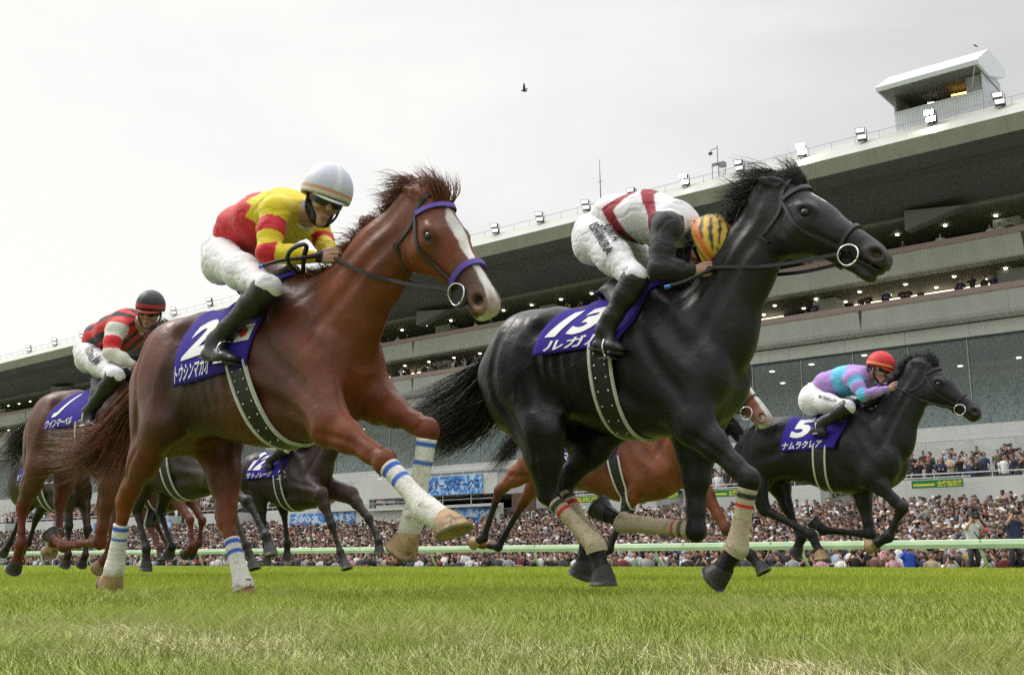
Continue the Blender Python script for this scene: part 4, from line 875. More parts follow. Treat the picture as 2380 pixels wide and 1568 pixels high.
def coat_factory(base, dark, lower, lowz=.5, blaze=None, nose=(.10, .07, .065), pink=None, socks=(), nosx=.44, inner=(.02, .008, .008)):
    base, dark, lower, nose = [np.array(c, float) for c in (base, dark, lower, nose)]
    def f(V, c):
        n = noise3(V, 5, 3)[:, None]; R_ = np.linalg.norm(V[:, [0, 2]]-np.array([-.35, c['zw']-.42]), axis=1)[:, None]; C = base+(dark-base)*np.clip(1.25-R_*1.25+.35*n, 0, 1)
        for nm, J in c['legs'].items():                        # points: legs get darker towards the knee and hock
            k, ft = J[1], J[2]; ab = ft-k; t = np.clip(((V-k)@ab)/(ab@ab), -.7, 1.6); d = np.linalg.norm(V-(k+np.clip(t, -.7, 1.6)[:, None]*ab), axis=1)
            m = np.clip((t+lowz)/.5, 0, 1)*np.clip((.16-d)/.05, 0, 1); C = C*(1-m[:, None])+lower*m[:, None]
            if nm in socks:
                m = np.clip((t-.55)/.06, 0, 1)*np.clip((.16-d)/.05, 0, 1); C = C*(1-m[:, None])+np.array([.62, .56, .50])*m[:, None]
        L = c['LH']; ishead = (L[:, 0] > -.02) & (np.abs(L[:, 1]) < .14) & (L[:, 2] > -.34) & (L[:, 2] < .2)
        m = np.clip((L[:, 0]-nosx)/.14+.25*noise3(V, 22, 6), 0, 1)*ishead; C = C*(1-.8*m[:, None])+nose*.8*m[:, None]
        d = np.sqrt(((L[:, 0]-.185)/.05)**2+((np.abs(L[:, 1])-.09)/.04)**2+((L[:, 2]+.06)/.035)**2); m = np.clip(1.3-d, 0, 1)*ishead*.7; C = C*(1-m[:, None])+dark*.4*m[:, None]
        d = np.sqrt(((L[:, 0]-.572)/.024)**2+((np.abs(L[:, 1])-.052)/.03)**2+((L[:, 2]+.06)/.020)**2); m = np.clip((1.25-d)*3, 0, 1)*ishead; C = C*(1-m[:, None])+np.array(inner)*m[:, None]
        if blaze:
            w = np.interp(L[:, 0], [b[0] for b in blaze], [b[1] for b in blaze]); off = np.interp(L[:, 0], [b[0] for b in blaze], [b[2] for b in blaze])
            e = w-np.abs(L[:, 1]-off)+.004*noise3(V, 60, 5); m = np.clip(e/.006, 0, 1)*(L[:, 2] > -.045+np.clip(L[:, 0]-.5, 0, .2)*-1.)*ishead*(w > .001)
            C = C*(1-m[:, None])+np.array([.78, .74, .70])*m[:, None]
        if pink is not None:
            m = np.clip((L[:, 0]-.565)/.02, 0, 1)*np.clip((L[:, 2]+.10)/.02+noise3(V, 40, 2), 0, 1)*ishead*.6; C = C*(1-m[:, None])+np.array(pink)*m[:, None]
        return np.clip(C, 0, 1)
    return f
hoof_pale = mat('hoof_horn_pale', (.42, .27, .13), .55, var=.45, vscale=16, bump=.3, bscale=60); stain(hoof_pale, (.07, .045, .03), 14, .50, .60, .8); hoof_dark = mat('hoof_horn_dark', (.035, .03, .028), .5, var=.4, vscale=14, bump=.3, bscale=50)
hoof_red = mat('hoof_horn_brown', (.16, .05, .025), .6, var=.35, vscale=14)
hair_ch = mat('chestnut_hair', (.17, .05, .022), .5, var=.5, vscale=9); hair_bk = mat('black_hair', (.014, .012, .012), .42, var=.4, vscale=9); hair_br = mat('brown_hair', (.035, .016, .012), .5, var=.4, vscale=9)
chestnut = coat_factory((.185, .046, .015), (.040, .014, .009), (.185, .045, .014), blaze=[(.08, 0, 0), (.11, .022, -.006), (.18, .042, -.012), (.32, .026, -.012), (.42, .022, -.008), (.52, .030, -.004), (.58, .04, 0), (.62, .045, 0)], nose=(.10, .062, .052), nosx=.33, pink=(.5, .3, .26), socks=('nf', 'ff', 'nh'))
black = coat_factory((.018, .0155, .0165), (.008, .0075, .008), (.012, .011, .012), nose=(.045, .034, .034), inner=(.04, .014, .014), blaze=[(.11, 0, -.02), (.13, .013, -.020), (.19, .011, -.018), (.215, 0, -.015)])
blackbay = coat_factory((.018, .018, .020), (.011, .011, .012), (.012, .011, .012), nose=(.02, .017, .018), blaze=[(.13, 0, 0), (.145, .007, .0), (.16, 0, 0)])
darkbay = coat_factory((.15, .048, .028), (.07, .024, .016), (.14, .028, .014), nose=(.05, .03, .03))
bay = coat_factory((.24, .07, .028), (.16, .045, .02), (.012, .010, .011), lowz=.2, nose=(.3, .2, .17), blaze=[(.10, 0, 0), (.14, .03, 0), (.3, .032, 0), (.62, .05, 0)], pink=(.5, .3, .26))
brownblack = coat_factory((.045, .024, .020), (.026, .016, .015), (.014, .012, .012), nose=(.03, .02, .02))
cm = coatmat('glossy_coat', .43); cmb = coatmat('black_glossy_coat', .36)
for m_ in (cm, cmb): stain(m_, (.035, .018, .012) if m_ is cm else (.006, .006, .006), 3.2, .48, .70, .55, 8, (1, 1, .5))

BLUE = (.05, .15, .62)
A = build_horse(dict(w=(680, 650, 1.62), h=.009, hero=True, label='chestnut race horse with a white blaze, cloth number 2 and blue-striped white leg bandages', cx=1.18,
    poll=(1010, 464, 0), muzzle=(1158, 688, .05), roll=13, hk=1.03, eardir=(-.9, 0, .55), hw=1.28, deep=.08, pitch=4.2, mane_len=.60, nk=1.0, hoofk=1.2,
    legs=dict(nf=[(765, 985, -.17), (895, 1073, -.15), (988, 1180, -.13), (1086, 1228, -.13)], ff=[(880, 935, .15), (995, 1000, .13), (964, 1196, .12), (950, 1306, .12)],
              nh=[(375, 985, -.2), (291, 1163, -.15), (266, 1322, -.13), (257, 1392, -.12)], fh=[(520, 1030, .2), (527, 1210, .14), (566, 1362, .12), (600, 1396, .12)]),
    band=dict(nf=(.12, 1, 1., [(.012, .038, BLUE), (.075, .10, BLUE)]), ff=(.10, 1, .9, [(.012, .038, BLUE), (.10, .125, BLUE)]), nh=(.35, 1, 1., [(.015, .035, BLUE), (.07, .09, BLUE)]), fh=(.3, 1, .8, [(.012, .036, BLUE), (.075, .10, BLUE)])),
    bandcol=(.80, .77, .71), hoofmat=dict(all=hoof_pale, fh=hoof_red), htilt=dict(nf=66, nh=76), coat=chestnut, coatmat=cm, hairmat=hair_ch,
    tail=[[(290, 968, 0), (240, 1018, -.05), (165, 1045, -.1), (95, 1032, -.12)], [(288, 975, 0), (235, 1035, -.05), (160, 1062, -.1), (95, 1062, -.12)], [(285, 965, 0), (235, 1050, -.05), (170, 1080, -.1), (110, 1095, -.12)], [(290, 990, .0), (255, 1060, 0), (215, 1100, -.02), (175, 1120, 0)], [(300, 1000, .05), (278, 1070, .03), (262, 1110, .0), (235, 1165, .0)], [(310, 1000, .05), (300, 1060, .05), (290, 1120, .0), (270, 1175, .0)]],
    tailn=1100, tail_spread=.034, mane_flow=(-.17, -.02, .03), mane_spread=.022, hairn=1.,
    cloth=(-.64, .09, -.62, -.03, 1.9), bow=.02, bridlemat=mat('purple_bridle', (.10, .05, .40), .5), thicknose=True, guard=True,
    print=[('2', .09, .44, .34, .76, .15, 'number'), ('トウシンマカオ', .03, .53, .80, .97, 0, 'name_lettering')],
    badge=[('rect', (.8, .8, .8), .80, .97, .56, .74), ('disc', (.65, .03, .04), .845, .925, .60, .70)],
    girth=(-.30, -.19, -.06, .06), foot=(525, 838, -.30), hands=(768, 598, -.08)))

CREAM = (.52, .44, .30)
B = build_horse(dict(w=(1530, 665, 1.62), h=.009, hero=True, label='black race horse with cloth number 13 and cream leg bandages with red stripes', 
    poll=(1838, 438, 0), muzzle=(2078, 576, .0), roll=0, gape=.03, hw=1.12, hk=1.04, nk=.94, back=.85, deep=.02,
    legs=dict(nf=[(1612, 985, -.17), (1742, 1115, -.15), (1712, 1272, -.13), (1672, 1374, -.13)], ff=[(1618, 1050, .15), (1618, 1232, .13), (1448, 1214, .12), (1374, 1195, .12)],
              nh=[(1262, 1005, -.2), (1272, 1146, -.15), (1384, 1268, -.13), (1428, 1362, -.12)], fh=[(1440, 965, .2), (1306, 1130, .15), (1366, 1245, .12), (1368, 1352, .12)]),
    band=dict(nf=(.12, 1, .25, [(.02, .045, (.02, .03, .02)), (.07, .09, (.55, .02, .02))]), ff=(.08, 1, .2, [(.035, .055, (.10, .10, .07)), (.075, .09, (.55, .02, .02))]), nh=(.18, 1, .3, [(.02, .045, (.03, .035, .025)), (.07, .09, (.55, .02, .02))]), fh=(.15, 1, .3, [(.02, .045, (.03, .035, .025)), (.07, .09, (.55, .02, .02))])),
    bandcol=CREAM, hoofmat=dict(all=hoof_dark), coat=black, coatmat=cmb, hairmat=hair_bk,
    tail=[[(1120, 860, 0), (1075, 895, 0), (1020, 930, 0), (965, 955, 0), (925, 960, 0)], [(1120, 880, 0), (1070, 930, 0), (1010, 985, 0), (960, 1010, 0), (925, 1010, 0)], [(1125, 900, 0), (1080, 960, 0), (1040, 1005, 0), (1000, 1035, 0), (960, 1060, 0)], [(1150, 930, 0), (1120, 985, 0), (1070, 1015, 0), (1020, 1035, 0), (960, 1055, 0)]],
    tailn=1100, tail_spread=.04, mane_flow=(-.14, -.03, .035), mane_spread=.028, mane_len=.98,
    cloth=(-.50, .10, -.62, -.10, 1.36), bow=-.02, sag=.02,
    print=[('13', .08, .66, .30, .76, .22, 'number'), ('ルガル', .12, .86, .80, .96, 0, 'name_lettering')],
    girth=(-.28, -.16, -.22, -.10), foot=(1415, 828, -.30), hands=(1655, 628, -.08)))
# ------------------------------------------------------------------ jockeys
skin = mat('skin', (.50, .29, .20), .5, var=.12, vscale=30, attr='Col'); SK = np.array([.47, .27, .185])
boot_m = mat('boot_leather', (.014, .014, .016), .38, bump=.45, bscale=38, var=.3, vscale=18, bdist=.012)
def cloth_m(name, col=None):
    if name in MATS: return MATS[name]
    m = mat(name, col or (1, 1, 1), .7, attr=None if col else 'Col', bump=.14, bscale=6, bdist=.02, var=.05, vscale=10, sheen=.15); nt = m.node_tree
    tc = nd(nt, 'ShaderNodeTexCoord'); mp = nd(nt, 'ShaderNodeMapping'); mp.inputs['Scale'].default_value = (3, 3, 9); mp.inputs['Rotation'].default_value = (0, .7, 0); nt.links.new(tc.outputs['Object'], mp.inputs[0])
    n = nd(nt, 'ShaderNodeTexNoise'); n.inputs['Scale'].default_value = 2.6; n.inputs['Detail'].default_value = 2.5; n.inputs['Distortion'].default_value = 1.0; nt.links.new(mp.outputs[0], n.inputs[0])
    s1 = nd(nt, 'ShaderNodeMath', operation='SUBTRACT'); s1.inputs[1].default_value = .5; nt.links.new(n.outputs['Fac'], s1.inputs[0]); s2 = nd(nt, 'ShaderNodeMath', operation='ABSOLUTE'); nt.links.new(s1.outputs[0], s2.inputs[0])
    mv = nd(nt, 'ShaderNodeMapRange'); mv.inputs[1].default_value = 0; mv.inputs[2].default_value = .07; mv.inputs[3].default_value = 0; mv.inputs[4].default_value = 1; nt.links.new(s2.outputs[0], mv.inputs[0])
    b0 = next(x for x in nt.nodes if x.type == 'BUMP'); b3 = nd(nt, 'ShaderNodeBump'); b3.inputs['Strength'].default_value = .2; b3.inputs['Distance'].default_value = .012; nt.links.new(mv.outputs[0], b3.inputs['Height']); nt.links.new(b0.outputs[0], b3.inputs['Normal']); nt.links.new(b3.outputs[0], nt.nodes['Principled BSDF'].inputs['Normal'])
    return m
breech = cloth_m('breeches_white', (.76, .74, .77))
def build_jockey(sp, H):
    s0, n0 = H['s0'], H['n0']; loc = H['loc']; h = sp.get('h', .006); S = sp.get('scale', 1.0)
    J = {k: loc(v) for k, v in sp['j'].items()}
    root = empty('person', (s0, n0, 0)); tag(root, sp['label'], 'jockey', 'jockeys riding in the race')
    P = lambda *k: [J[x] for x in k]
    hc = J['head']; f = unit(sp['face']); u0 = np.array(sp['up'], float); u = unit(u0-f*np.dot(u0, f)); l = np.cross(u, f); HMx = np.stack([f, l, u], 1)
    hd = lambda a, b, c: hc+HMx@(np.array([a, b, c])*S)
    # arms and legs: near n (towards the camera, -y) and far f
    arms = {s: [J['sh'+s], J['el'+s], J['wr'+s]] for s in 'nf'}; legs = {s: [J['hip'+s], J['kn'+s], J['an'+s]] for s in 'nf'}
    allp = np.array(list(J.values())+[hd(.2, 0, 0), hd(-.2, 0, 0), hd(0, 0, .2)]); lo = allp.min(0)-.17; hi = allp.max(0)+.17
    # --- body: one skin from head to feet
    Bf = Field(lo, hi, h)
    Bf.ell(hd(-.012, 0, .03), np.array([.098, .076, .092])*S, HMx, k=.02)
    Bf.seg(hd(.02, 0, -.01), hd(.035, 0, -.075), .066, .045, .060, .043, l, k=.03); Bf.ell(hd(.072, 0, -.105), .024, k=.03)
    Bf.seg(hd(.085, 0, .02), hd(.112, 0, -.028), .012, .016, .010, .016, l, k=.02); Bf.ell(hd(.098, 0, -.066), np.array([.012, .024, .009]), HMx, k=.012); Bf.ell(hd(.094, 0, -.080), np.array([.011, .020, .008]), HMx, k=.012)
    Bf.seg(hd(.0855, -.03, .022), hd(.0855, .03, .022), .012, .012, .012, .012, k=.02)
    for sg in (-1, 1):
        Bf.ell(hd(.088, sg*.032, .002), np.array([.015, .017, .011]), HMx, k=.012, op='s'); Bf.ell(hd(.062, sg*.042, -.03), np.array([.03, .02, .022]), HMx, k=.025)
        Bf.ell(hd(-.005, sg*.077, -.012), np.array([.018, .008, .032]), HMx, k=.008)
    nk = J['neck']; Bf.seg(hd(-.025, 0, -.06), nk, .052, .058, k=.03)
    torso = P('neck', 'upper', 'chest', 'lumbar', 'pelvis')
    Bf.chain(torso, [.07, .10, .115, .10, .115], [.08, .15, .15, .13, .14], k=.04)
    for s in 'nf':
        a = arms[s]; Bf.chain(a, [.05, .036, .024], [.05, .036, .026], k=.02)
        g = legs[s]; Bf.chain(g, [.08, .055, .035], [.08, .055, .035], k=.03)
        # hand: palm, four curled fingers of different lengths, thumb closing on the rein
        wr = a[2]; hn = J['ha'+s]; d = unit(hn-wr); sg = -1 if s == 'n' else 1
        side = unit(np.cross(d, [0, 0, 1.])); dn = np.cross(side, d)*-1; dn = dn if dn[2] < 0 else -dn
        out = side if side[1]*sg > 0 else -side                     # back of the hand faces outward
        pc = wr+d*.055; Bf.seg(wr, pc, .024, .026, .018, .016, out, k=.015); Bf.seg(wr+d*.02+dn*.01, pc+dn*.018, .02, .022, .014, .014, out, k=.015)
        kn0 = wr+d*.088
        for i, (L, off) in enumerate(((.040, -.030), (.045, -.010), (.042, .010), (.033, .028))):
            b0 = kn0+dn*off*1.0+out*.004-d*.006*abs(i-1); b1 = b0+d*L*.65-out*.010; b2 = b1-out*.022+d*.004; b3 = b2-d*L*.45-out*.004
            Bf.chain([b0-d*.03, b0, b1, b2, b3], [.010, .0098, .009, .0085, .008], [.010, .0098, .009, .0085, .008], k=.004)
        t0 = wr+d*.03-dn*.022; t1 = t0+d*.032-dn*.010-out*.006; t2 = t1+d*.026-out*.014+dn*.006; Bf.chain([t0, t1, t2], [.014, .011, .009], [.014, .011, .009], k=.006)
        Bf.seg(g[2], J['toe'+s]*.35+J['he'+s]*.65, .026, .02, k=.02)
    V, Q = Bf.skin(); V = relax(V, Q, 1)
    L = (V-hc)@HMx/S; C = np.tile(SK, (len(V), 1)); hm = np.linalg.norm(L, axis=1) < .17
    dk = lambda c, r, col, k=1.: C.__setitem__(slice(None), C*(1-(m_ := (np.clip(1.4-np.linalg.norm((L-np.array(c))/np.array(r), axis=1), 0, 1)*hm*k)[:, None]))+np.array(col)*m_)
    dk((.10, 0, -.072), (.02, .024, .006), (.36, .12, .10))
    for sg in (-1, 1): dk((.088, sg*.032, .003), (.02, .016, .006), (.03, .02, .02)); dk((.092, sg*.032, .026), (.02, .02, .004), (.03, .02, .02))
    hair_mask = (L[:, 0] < -.01-np.clip(-L[:, 2], 0, .1)*.4) & (L[:, 2] > -.075) & hm; C[hair_mask] = (.012, .010, .010)
    if sp.get('glove'): 
        for s in 'nf': m_ = np.linalg.norm(V-(arms[s][2]+unit(J['ha'+s]-arms[s][2])*.005), axis=1) < .045; C[m_] = (.01, .01, .012)
    mesh_obj('body', V, Q, skin, root, smooth=True, col=C)
    # --- jacket
    Jf = Field(lo, hi, h*1.15); fl = sp.get('puff', 1.0)
    Jf.chain([nk+(torso[1]-nk)*.15]+torso[1:4]+[J['pelvis']*.35+J['lumbar']*.65], np.array([.075, .118, .138, .128, .122])*fl, np.array([.085, .17, .18, .155, .14])*fl, k=.07)
    for s in 'nf':
        a = arms[s]; sg = -1 if s == 'n' else 1
        Jf.seg(torso[1]*.5+a[0]*.5, a[0], .085, .080, k=.05); mid = a[0]*.5+a[1]*.5+np.array([0, sg*.005, 0])
        wr = a[2]*.93+a[1]*.07
        Jf.chain([a[0], mid, a[1], a[1]*.5+a[2]*.5, wr], [.074*fl, .066*fl, .053*fl, .048*fl, .032], [.070*fl, .064*fl, .053*fl, .048*fl, .032], k=.03)
    # folds
    rr = np.random.RandomState(sp.get('seed', 1))
    def wrinkle(V, N, amp=.006, sc=16):
        n = noise3(V*np.array([1, 1, 1.]), sc, 3+sp.get('seed', 1))+.6*noise3(V, sc*2.3, 9); return V-N*(amp*.8*np.clip(1-np.abs(n)/.30, 0, 1)**1.2)[:, None]
    V, Q = Jf.skin(); V = relax(V, Q, 2); V = wrinkle(V, Jf.grad(V))
    mesh_obj('racing_jacket', V, Q, cloth_m('silk'), root, smooth=True, col=sp['silks'](V, J, arms, hc))
    # --- breeches
    Pf = Field(lo, hi, h*1.15); pv = J['pelvis']
    Pf.chain([J['lumbar']*.4+pv*.6, pv], [.12, .135], [.15, .165], k=.06)
    for s in 'nf':
        g = legs[s]; sg = -1 if s == 'n' else 1; bt = g[0]*.5+pv*.5; kn = g[1]; kl = kn*.94+g[0]*.06
        Pf.ell(g[0]*.8+pv*.2+np.array([-.03, 0, -.02]), (.118, .10, .118), k=.06)
        Pf.chain([g[0], g[0]*.55+kn*.45, kn, kl], [.108, .088, .060, .050], [.098, .083, .060, .050], k=.05)
    V, Q = Pf.skin(); V = relax(V, Q, 2); V = wrinkle(V, Pf.grad(V), .005, 20); br = mesh_obj('breeches', V, Q, breech, root, smooth=True)
    if sp.get('legtext'):
        pass
    for (s_, sz, c0, c1, shear, tcol, lift) in sp.get('legtext', []):
        tv, tf = text_pts(s_, shear, lift, 2); a_, b_ = loc(c0), loc(c1); ax = b_-a_; Wt = np.linalg.norm(ax); ax /= Wt; sc = Wt/tv[:, 0].max(); upv = unit(np.cross(ax, [0, 1., 0])); upv = -upv if np.dot(upv, [0, 0, 1]) < 0 else upv
        Pt = a_+ax*tv[:, :1]*sc+upv*tv[:, 1:2]*sc*sz; Pt[:, 1] = -.42
        # press the letters onto the cloth, coming from the outer side
        y = np.full(len(Pt), -.45); alive = np.ones(len(Pt), bool)
        for _ in range(220):
            q = Pt.copy(); q[:, 1] = y; v = Pf.val(q); alive &= v > .010; y = np.where(alive, y+.002, y)
        Pt[:, 1] = y; mesh_obj('lettering', Pt, [tuple(t) for t in tf], mat('print_%d' % int(tcol[0]*100), tcol, .7), br)
    # --- boots
    for s in 'nf':
        g = legs[s]; kn, an = g[1], g[2]; toe, heel = J['toe'+s], J['he'+s]; bf = Field(np.min([kn, an, toe, heel], 0)-.13, np.max([kn, an, toe, heel], 0)+.13, h*1.15)
        sh = unit(an-kn); k0 = kn+unit(g[0]-kn)*sp.get('boot_top', .03)
        bf.chain([k0, kn+sh*.01, kn*.7+an*.3, kn*.25+an*.75, an], [.066, .067, .062, .047, .044], [.064, .065, .060, .044, .040], k=.03)
        fd = unit(toe-heel); up = unit(np.cross(np.cross(fd, sh), fd))
        ball = heel*.3+toe*.7
        bf.chain([heel+fd*.03, ball, toe-fd*.02], [.030, .030, .020], [.034, .040, .032], k=.03); bf.seg(an, heel*.45+toe*.55, .045, .034, .036, .036, k=.04)
        V, Q = bf.skin(); V = relax(V, Q, 1); N = bf.grad(V); d_ = (V-an)@sh; amp = np.where(d_ > -.10, .004, .0015); V = V+N*(amp*noise3(V*np.array([1, .3, 3]), 26, 4))[:, None]
        bo = mesh_obj('boot', V, Q, boot_m, root, smooth=True)
        q = V[:, :]; sm = MB(); low = [heel-fd*.012, heel+fd*.05, ball, toe]; sdn = unit(-np.array([0, 0, 1.])+fd*np.dot(fd, [0, 0, 1.])); sm.tube(crv([p+sdn*.024 for p in low], 9), [.022, .032, .030, .034, .040, .042, .040, .034, .018], 12, ell=.28, axis=tuple(sdn))
        sm.build('boot_sole', mat('sole_%d' % int(sp.get('sole', (.02, .02, .02))[0]*100), sp.get('sole', (.02, .02, .02)), .6), bo, smooth=True)
        if sp.get('sock'):
            cu = MB(); cu.tube([kn*.97+an*.03, kn*.75+an*.25], [.071, .066], 18); cu.build('boot_cuff', mat('cuff_%d' % int(sp['sock'][0]*100), sp['sock'], .7), bo, smooth=True)
    # --- helmet with its cloth cap, peak and goggles
    hb = MB(); sg_, rg = 30, 16; V = []; C = []
    R = np.array([.134, .110, .124])*S*sp.get('hs', 1.0); cen = hd(-.008, 0, .036)
    brim = lambda th: -.02-.018*math.cos(th)*-1*0-.016*(1-math.cos(th))*.8+.014*math.cos(th)
    for i in range(rg+1):
        for k in range(sg_):
            th = 2*math.pi*k/sg_; zb = brim(th)/.122; ph = math.acos(max(-1, min(1, zb)))*i/rg
            p = np.array([math.sin(ph)*math.cos(th), math.sin(ph)*math.sin(th), math.cos(ph)]); V.append(cen+HMx@(p*R)); C.append(sp['cap'](ph/math.acos(zb), th, p))
    Fq = [(i*sg_+k, (i+1)*sg_+k, (i+1)*sg_+(k+1) % sg_, i*sg_+(k+1) % sg_) for i in range(rg) for k in range(sg_)]
    i = rg; Vin = [cen+(np.array(V[rg*sg_+k])-cen)*.88+HMx@np.array([0, 0, .01]) for k in range(sg_)]; n0_ = len(V); V += Vin; C += [(.02, .02, .02)]*sg_
    Fq += [(rg*sg_+k, n0_+k, n0_+(k+1) % sg_, rg*sg_+(k+1) % sg_) for k in range(sg_)]
    hb.add(V, Fq); hb.C = [np.array(C)]; he = hb.build('helmet', mat('helmet_cloth', (1, 1, 1), .55, attr='Col', bump=.25, bscale=22, bdist=.01, sheen=.1), root, smooth=True)
    pk = MB(); a = np.linspace(-.95, .95, 15); inner = [cen+HMx@(np.array([math.cos(t)*.130, math.sin(t)*.106, -.012])*S) for t in a]; outer = [cen+HMx@(np.array([math.cos(t)*.130+.034*math.cos(t*1.5), math.sin(t)*.108, -.022])*S) for t in a]
    Vp = inner+outer+[p-HMx@np.array([0, 0, .005]) for p in inner]+[p-HMx@np.array([0, 0, .005]) for p in outer]; n_ = 15
    Fp = []; 
    for k in range(n_-1): Fp += [(k, n_+k, n_+k+1, k+1), (2*n_+k, 2*n_+k+1, 3*n_+k+1, 3*n_+k), (n_+k, 3*n_+k, 3*n_+k+1, n_+k+1)]
    pk.add(Vp, Fp); pk.build('helmet_peak', mat('peak_%d' % int(sp['peak'][0]*100), sp['peak'], .5), he, smooth=True)
    gg = MB(); th = np.linspace(-1.15, 1.15, 21); rows = []
    for zz in (-.028, -.012, .006, .022): rows.append([hd(.108*math.cos(t)-.0+.006*(1-abs(zz+.003)*30), .088*math.sin(t), zz+.006-(.010*math.exp(-(t*6)**2) if zz < -.02 else 0)*-1) for t in th])
    Vg = [p for r_ in rows for p in r_]; gg.add(Vg, [(r_*21+k, r_*21+k+1, (r_+1)*21+k+1, (r_+1)*21+k) for r_ in range(3) for k in range(20)]); go = gg.build('goggles', mat('goggle_lens', (.012, .014, .016), .12, spec=.6), root, smooth=True)
    gs = MB(); gs.tube([hd(.10*math.cos(t), .086*math.sin(t)*1.02, .003+.055*(1-math.cos(t))*.5) for t in np.linspace(1.1, 2*math.pi-1.1, 26)], .007, 6, ell=1.3); gs.build('goggle_strap', mat('strap_black', (.012, .012, .012), .6), go, smooth=True)
    cs = MB(); cs.tube(crv([hd(.0, -.085, .0), hd(.02, -.075, -.07), hd(.055, -.03, -.118), hd(.06, 0, -.124), hd(.055, .03, -.118), hd(.02, .075, -.07), hd(.0, .085, .0)], 22), .007, 6, ell=1.5); cs.build('chin_strap', mat('strap_black'), he, smooth=True)
    if sp.get('guard'):
        Cf = Field(hc-.16, hc+.16, .006); Cf.seg(hd(-.02, -.06, -.03), hd(.05, -.035, -.10), .03, .026, .018, .018, l, k=.02); Cf.seg(hd(-.02, .06, -.03), hd(.05, .035, -.10), .03, .026, .018, .018, l, k=.02); Cf.seg(hd(-.07, 0, .0), hd(-.06, 0, -.06), .05, .04, .06, .05, l, k=.02)
        V, Q = Cf.skin(); mesh_obj('neck_guard', V, Q, mat('strap_black'), he, smooth=True)
    col_ = MB(); ring = [nk+(torso[1]-nk)*.02+unit(hc-nk)*.035*0+.068*(math.cos(t)*unit(np.cross([0, 1., 0], hc-nk))+math.sin(t)*np.array([0, 1., 0])) for t in np.linspace(0, 2*math.pi, 20)]; col_.tube(ring, .013, 6, ell=1.5); col_.build('collar', mat('collar_white', (.8, .8, .78), .7), root, smooth=True)
    return root, J, hd

def seg_t(V, a, b):
    ab = b-a; t = ((V-a)@ab)/(ab@ab); d = np.linalg.norm(V-(a+np.clip(t, 0, 1)[:, None]*ab), axis=1); return t, d
def arm_mask(V, arms, s):
    a = arms[s]; t1, d1 = seg_t(V, a[0], a[1]); t2, d2 = seg_t(V, a[1], a[2]); sg = -1 if s == 'n' else 1
    up = (d1 < .11) & (t1 > -.35) & (np.abs(V[:, 1]) > .115); up &= (V[:, 1]*sg > 0); lowr = (d2 < .085) & (V[:, 1]*sg > -.05); lowr &= d2 < d1*1.2
    T = np.where(lowr & (d2 < d1), 1+np.clip(t2, 0, 1.2), np.clip(t1, -.4, 1)); return up | lowr, T
def zig(V, o, ax, per, amp):
    x = (V-o)@ax; return x
def silks_A(V, J, arms, hc):
    R, Y = np.array([.62, .008, .022]), np.array([.80, .62, .015]); C = np.tile(R, (len(V), 1))
    ax = unit(J['upper']-J['lumbar']); side = unit(np.cross(ax, [0, 1., 0])); x = (V-J['chest'])@ax; y = (V-J['chest'])@side
    tri = np.abs(((y*1.0+.5)/.085) % 1-.5)*2*.055
    C[x > .05+tri] = Y
    for s in 'nf':
        m, T = arm_mask(V, arms, s); C[m] = Y
        for a, b in ((.28, .62), (.93, 1.20)): C[m & (T > a) & (T < b)] = R
    return C
def silks_B(V, J, arms, hc):
    W, R, K_ = np.array([.76, .74, .77]), np.array([.30, .006, .026]), np.array([.022, .022, .026]); C = np.tile(W, (len(V), 1))
    ax = unit(J['upper']-J['lumbar']); side = unit(np.cross(ax, [0, 1., 0])); x = (V-J['chest'])@ax; y = (V-J['chest'])@side; y = -y if side[2] < 0 else y
    ya = np.abs(y+.01); C[(np.abs(x-(-.165+.85*ya)) < .038) & (x < .06)] = R; C[np.abs(x-(.155-.85*np.clip(y+.03, 0, .2))) < .034] = R
    for s in 'nf': m, T = arm_mask(V, arms, s); C[m] = K_
    return C
def silks_C(V, J, arms, hc):
    R, K_, W = np.array([.68, .015, .02]), np.array([.018, .015, .022]), np.array([.74, .72, .64]); C = np.tile(R, (len(V), 1))
    ax = unit(J['upper']-J['lumbar']); side = unit(np.cross(ax, [0, 1., 0])); y = (V-J['chest'])@side; x = (V-J['chest'])@ax
    ang = np.arctan2(V[:, 1], y); C[(np.abs((ang/(2*math.pi)*8) % 1-.5) < .22)] = K_
    for s in 'nf':
        m, T = arm_mask(V, arms, s); C[m] = W; C[m & (T > .45) & (T < .95)] = R; C[m & (T < -.12)] = R
    return C
def silks_D(V, J, arms, hc):
    P_, B_ = np.array([.42, .24, .62]), np.array([.12, .52, .80]); C = np.tile(P_, (len(V), 1)); ax = unit(J['upper']-J['lumbar']); x = (V-J['chest'])@ax
    C[(x > -.08) & (x < .07)] = B_
    for s in 'nf':
        m, T = arm_mask(V, arms, s); C[m] = P_
        for a, b in ((.12, .42), (.78, 1.02)): C[m & (T > a) & (T < b)] = B_
    return C
def silks_plain(base, acc):
    def f(V, J, arms, hc):
        C = np.tile(np.array(base, float), (len(V), 1)); ax = unit(J['upper']-J['lumbar']); x = (V-J['chest'])@ax; C[np.abs(x) < .05] = acc
        for s in 'nf': m, T = arm_mask(V, arms, s); C[m & (T > .8)] = acc
        return C
    return f
def cap_A(q, th, p):
    if q > .90: return (.72, .70, .70)
    if .84 < q <= .90: return (.62, .24, .03)
    c = (.55, .56, .66) if math.cos(th) > .1 else (.72, .71, .74)  # light from behind painted into the cap colour: greyer front, whiter back
    return (.74, .73, .76) if abs(p[1]) < .06 else c
def cap_B(q, th, p):
    if .78 < q <= .88: return (.75, .16, .03)
    v = p[0]*.9+p[2]*.3; return (.02, .015, .015) if (abs((math.atan2(p[1], p[2])*2.6) % 1-.5) < .17 and q < .8) else (.74, .47, .07)
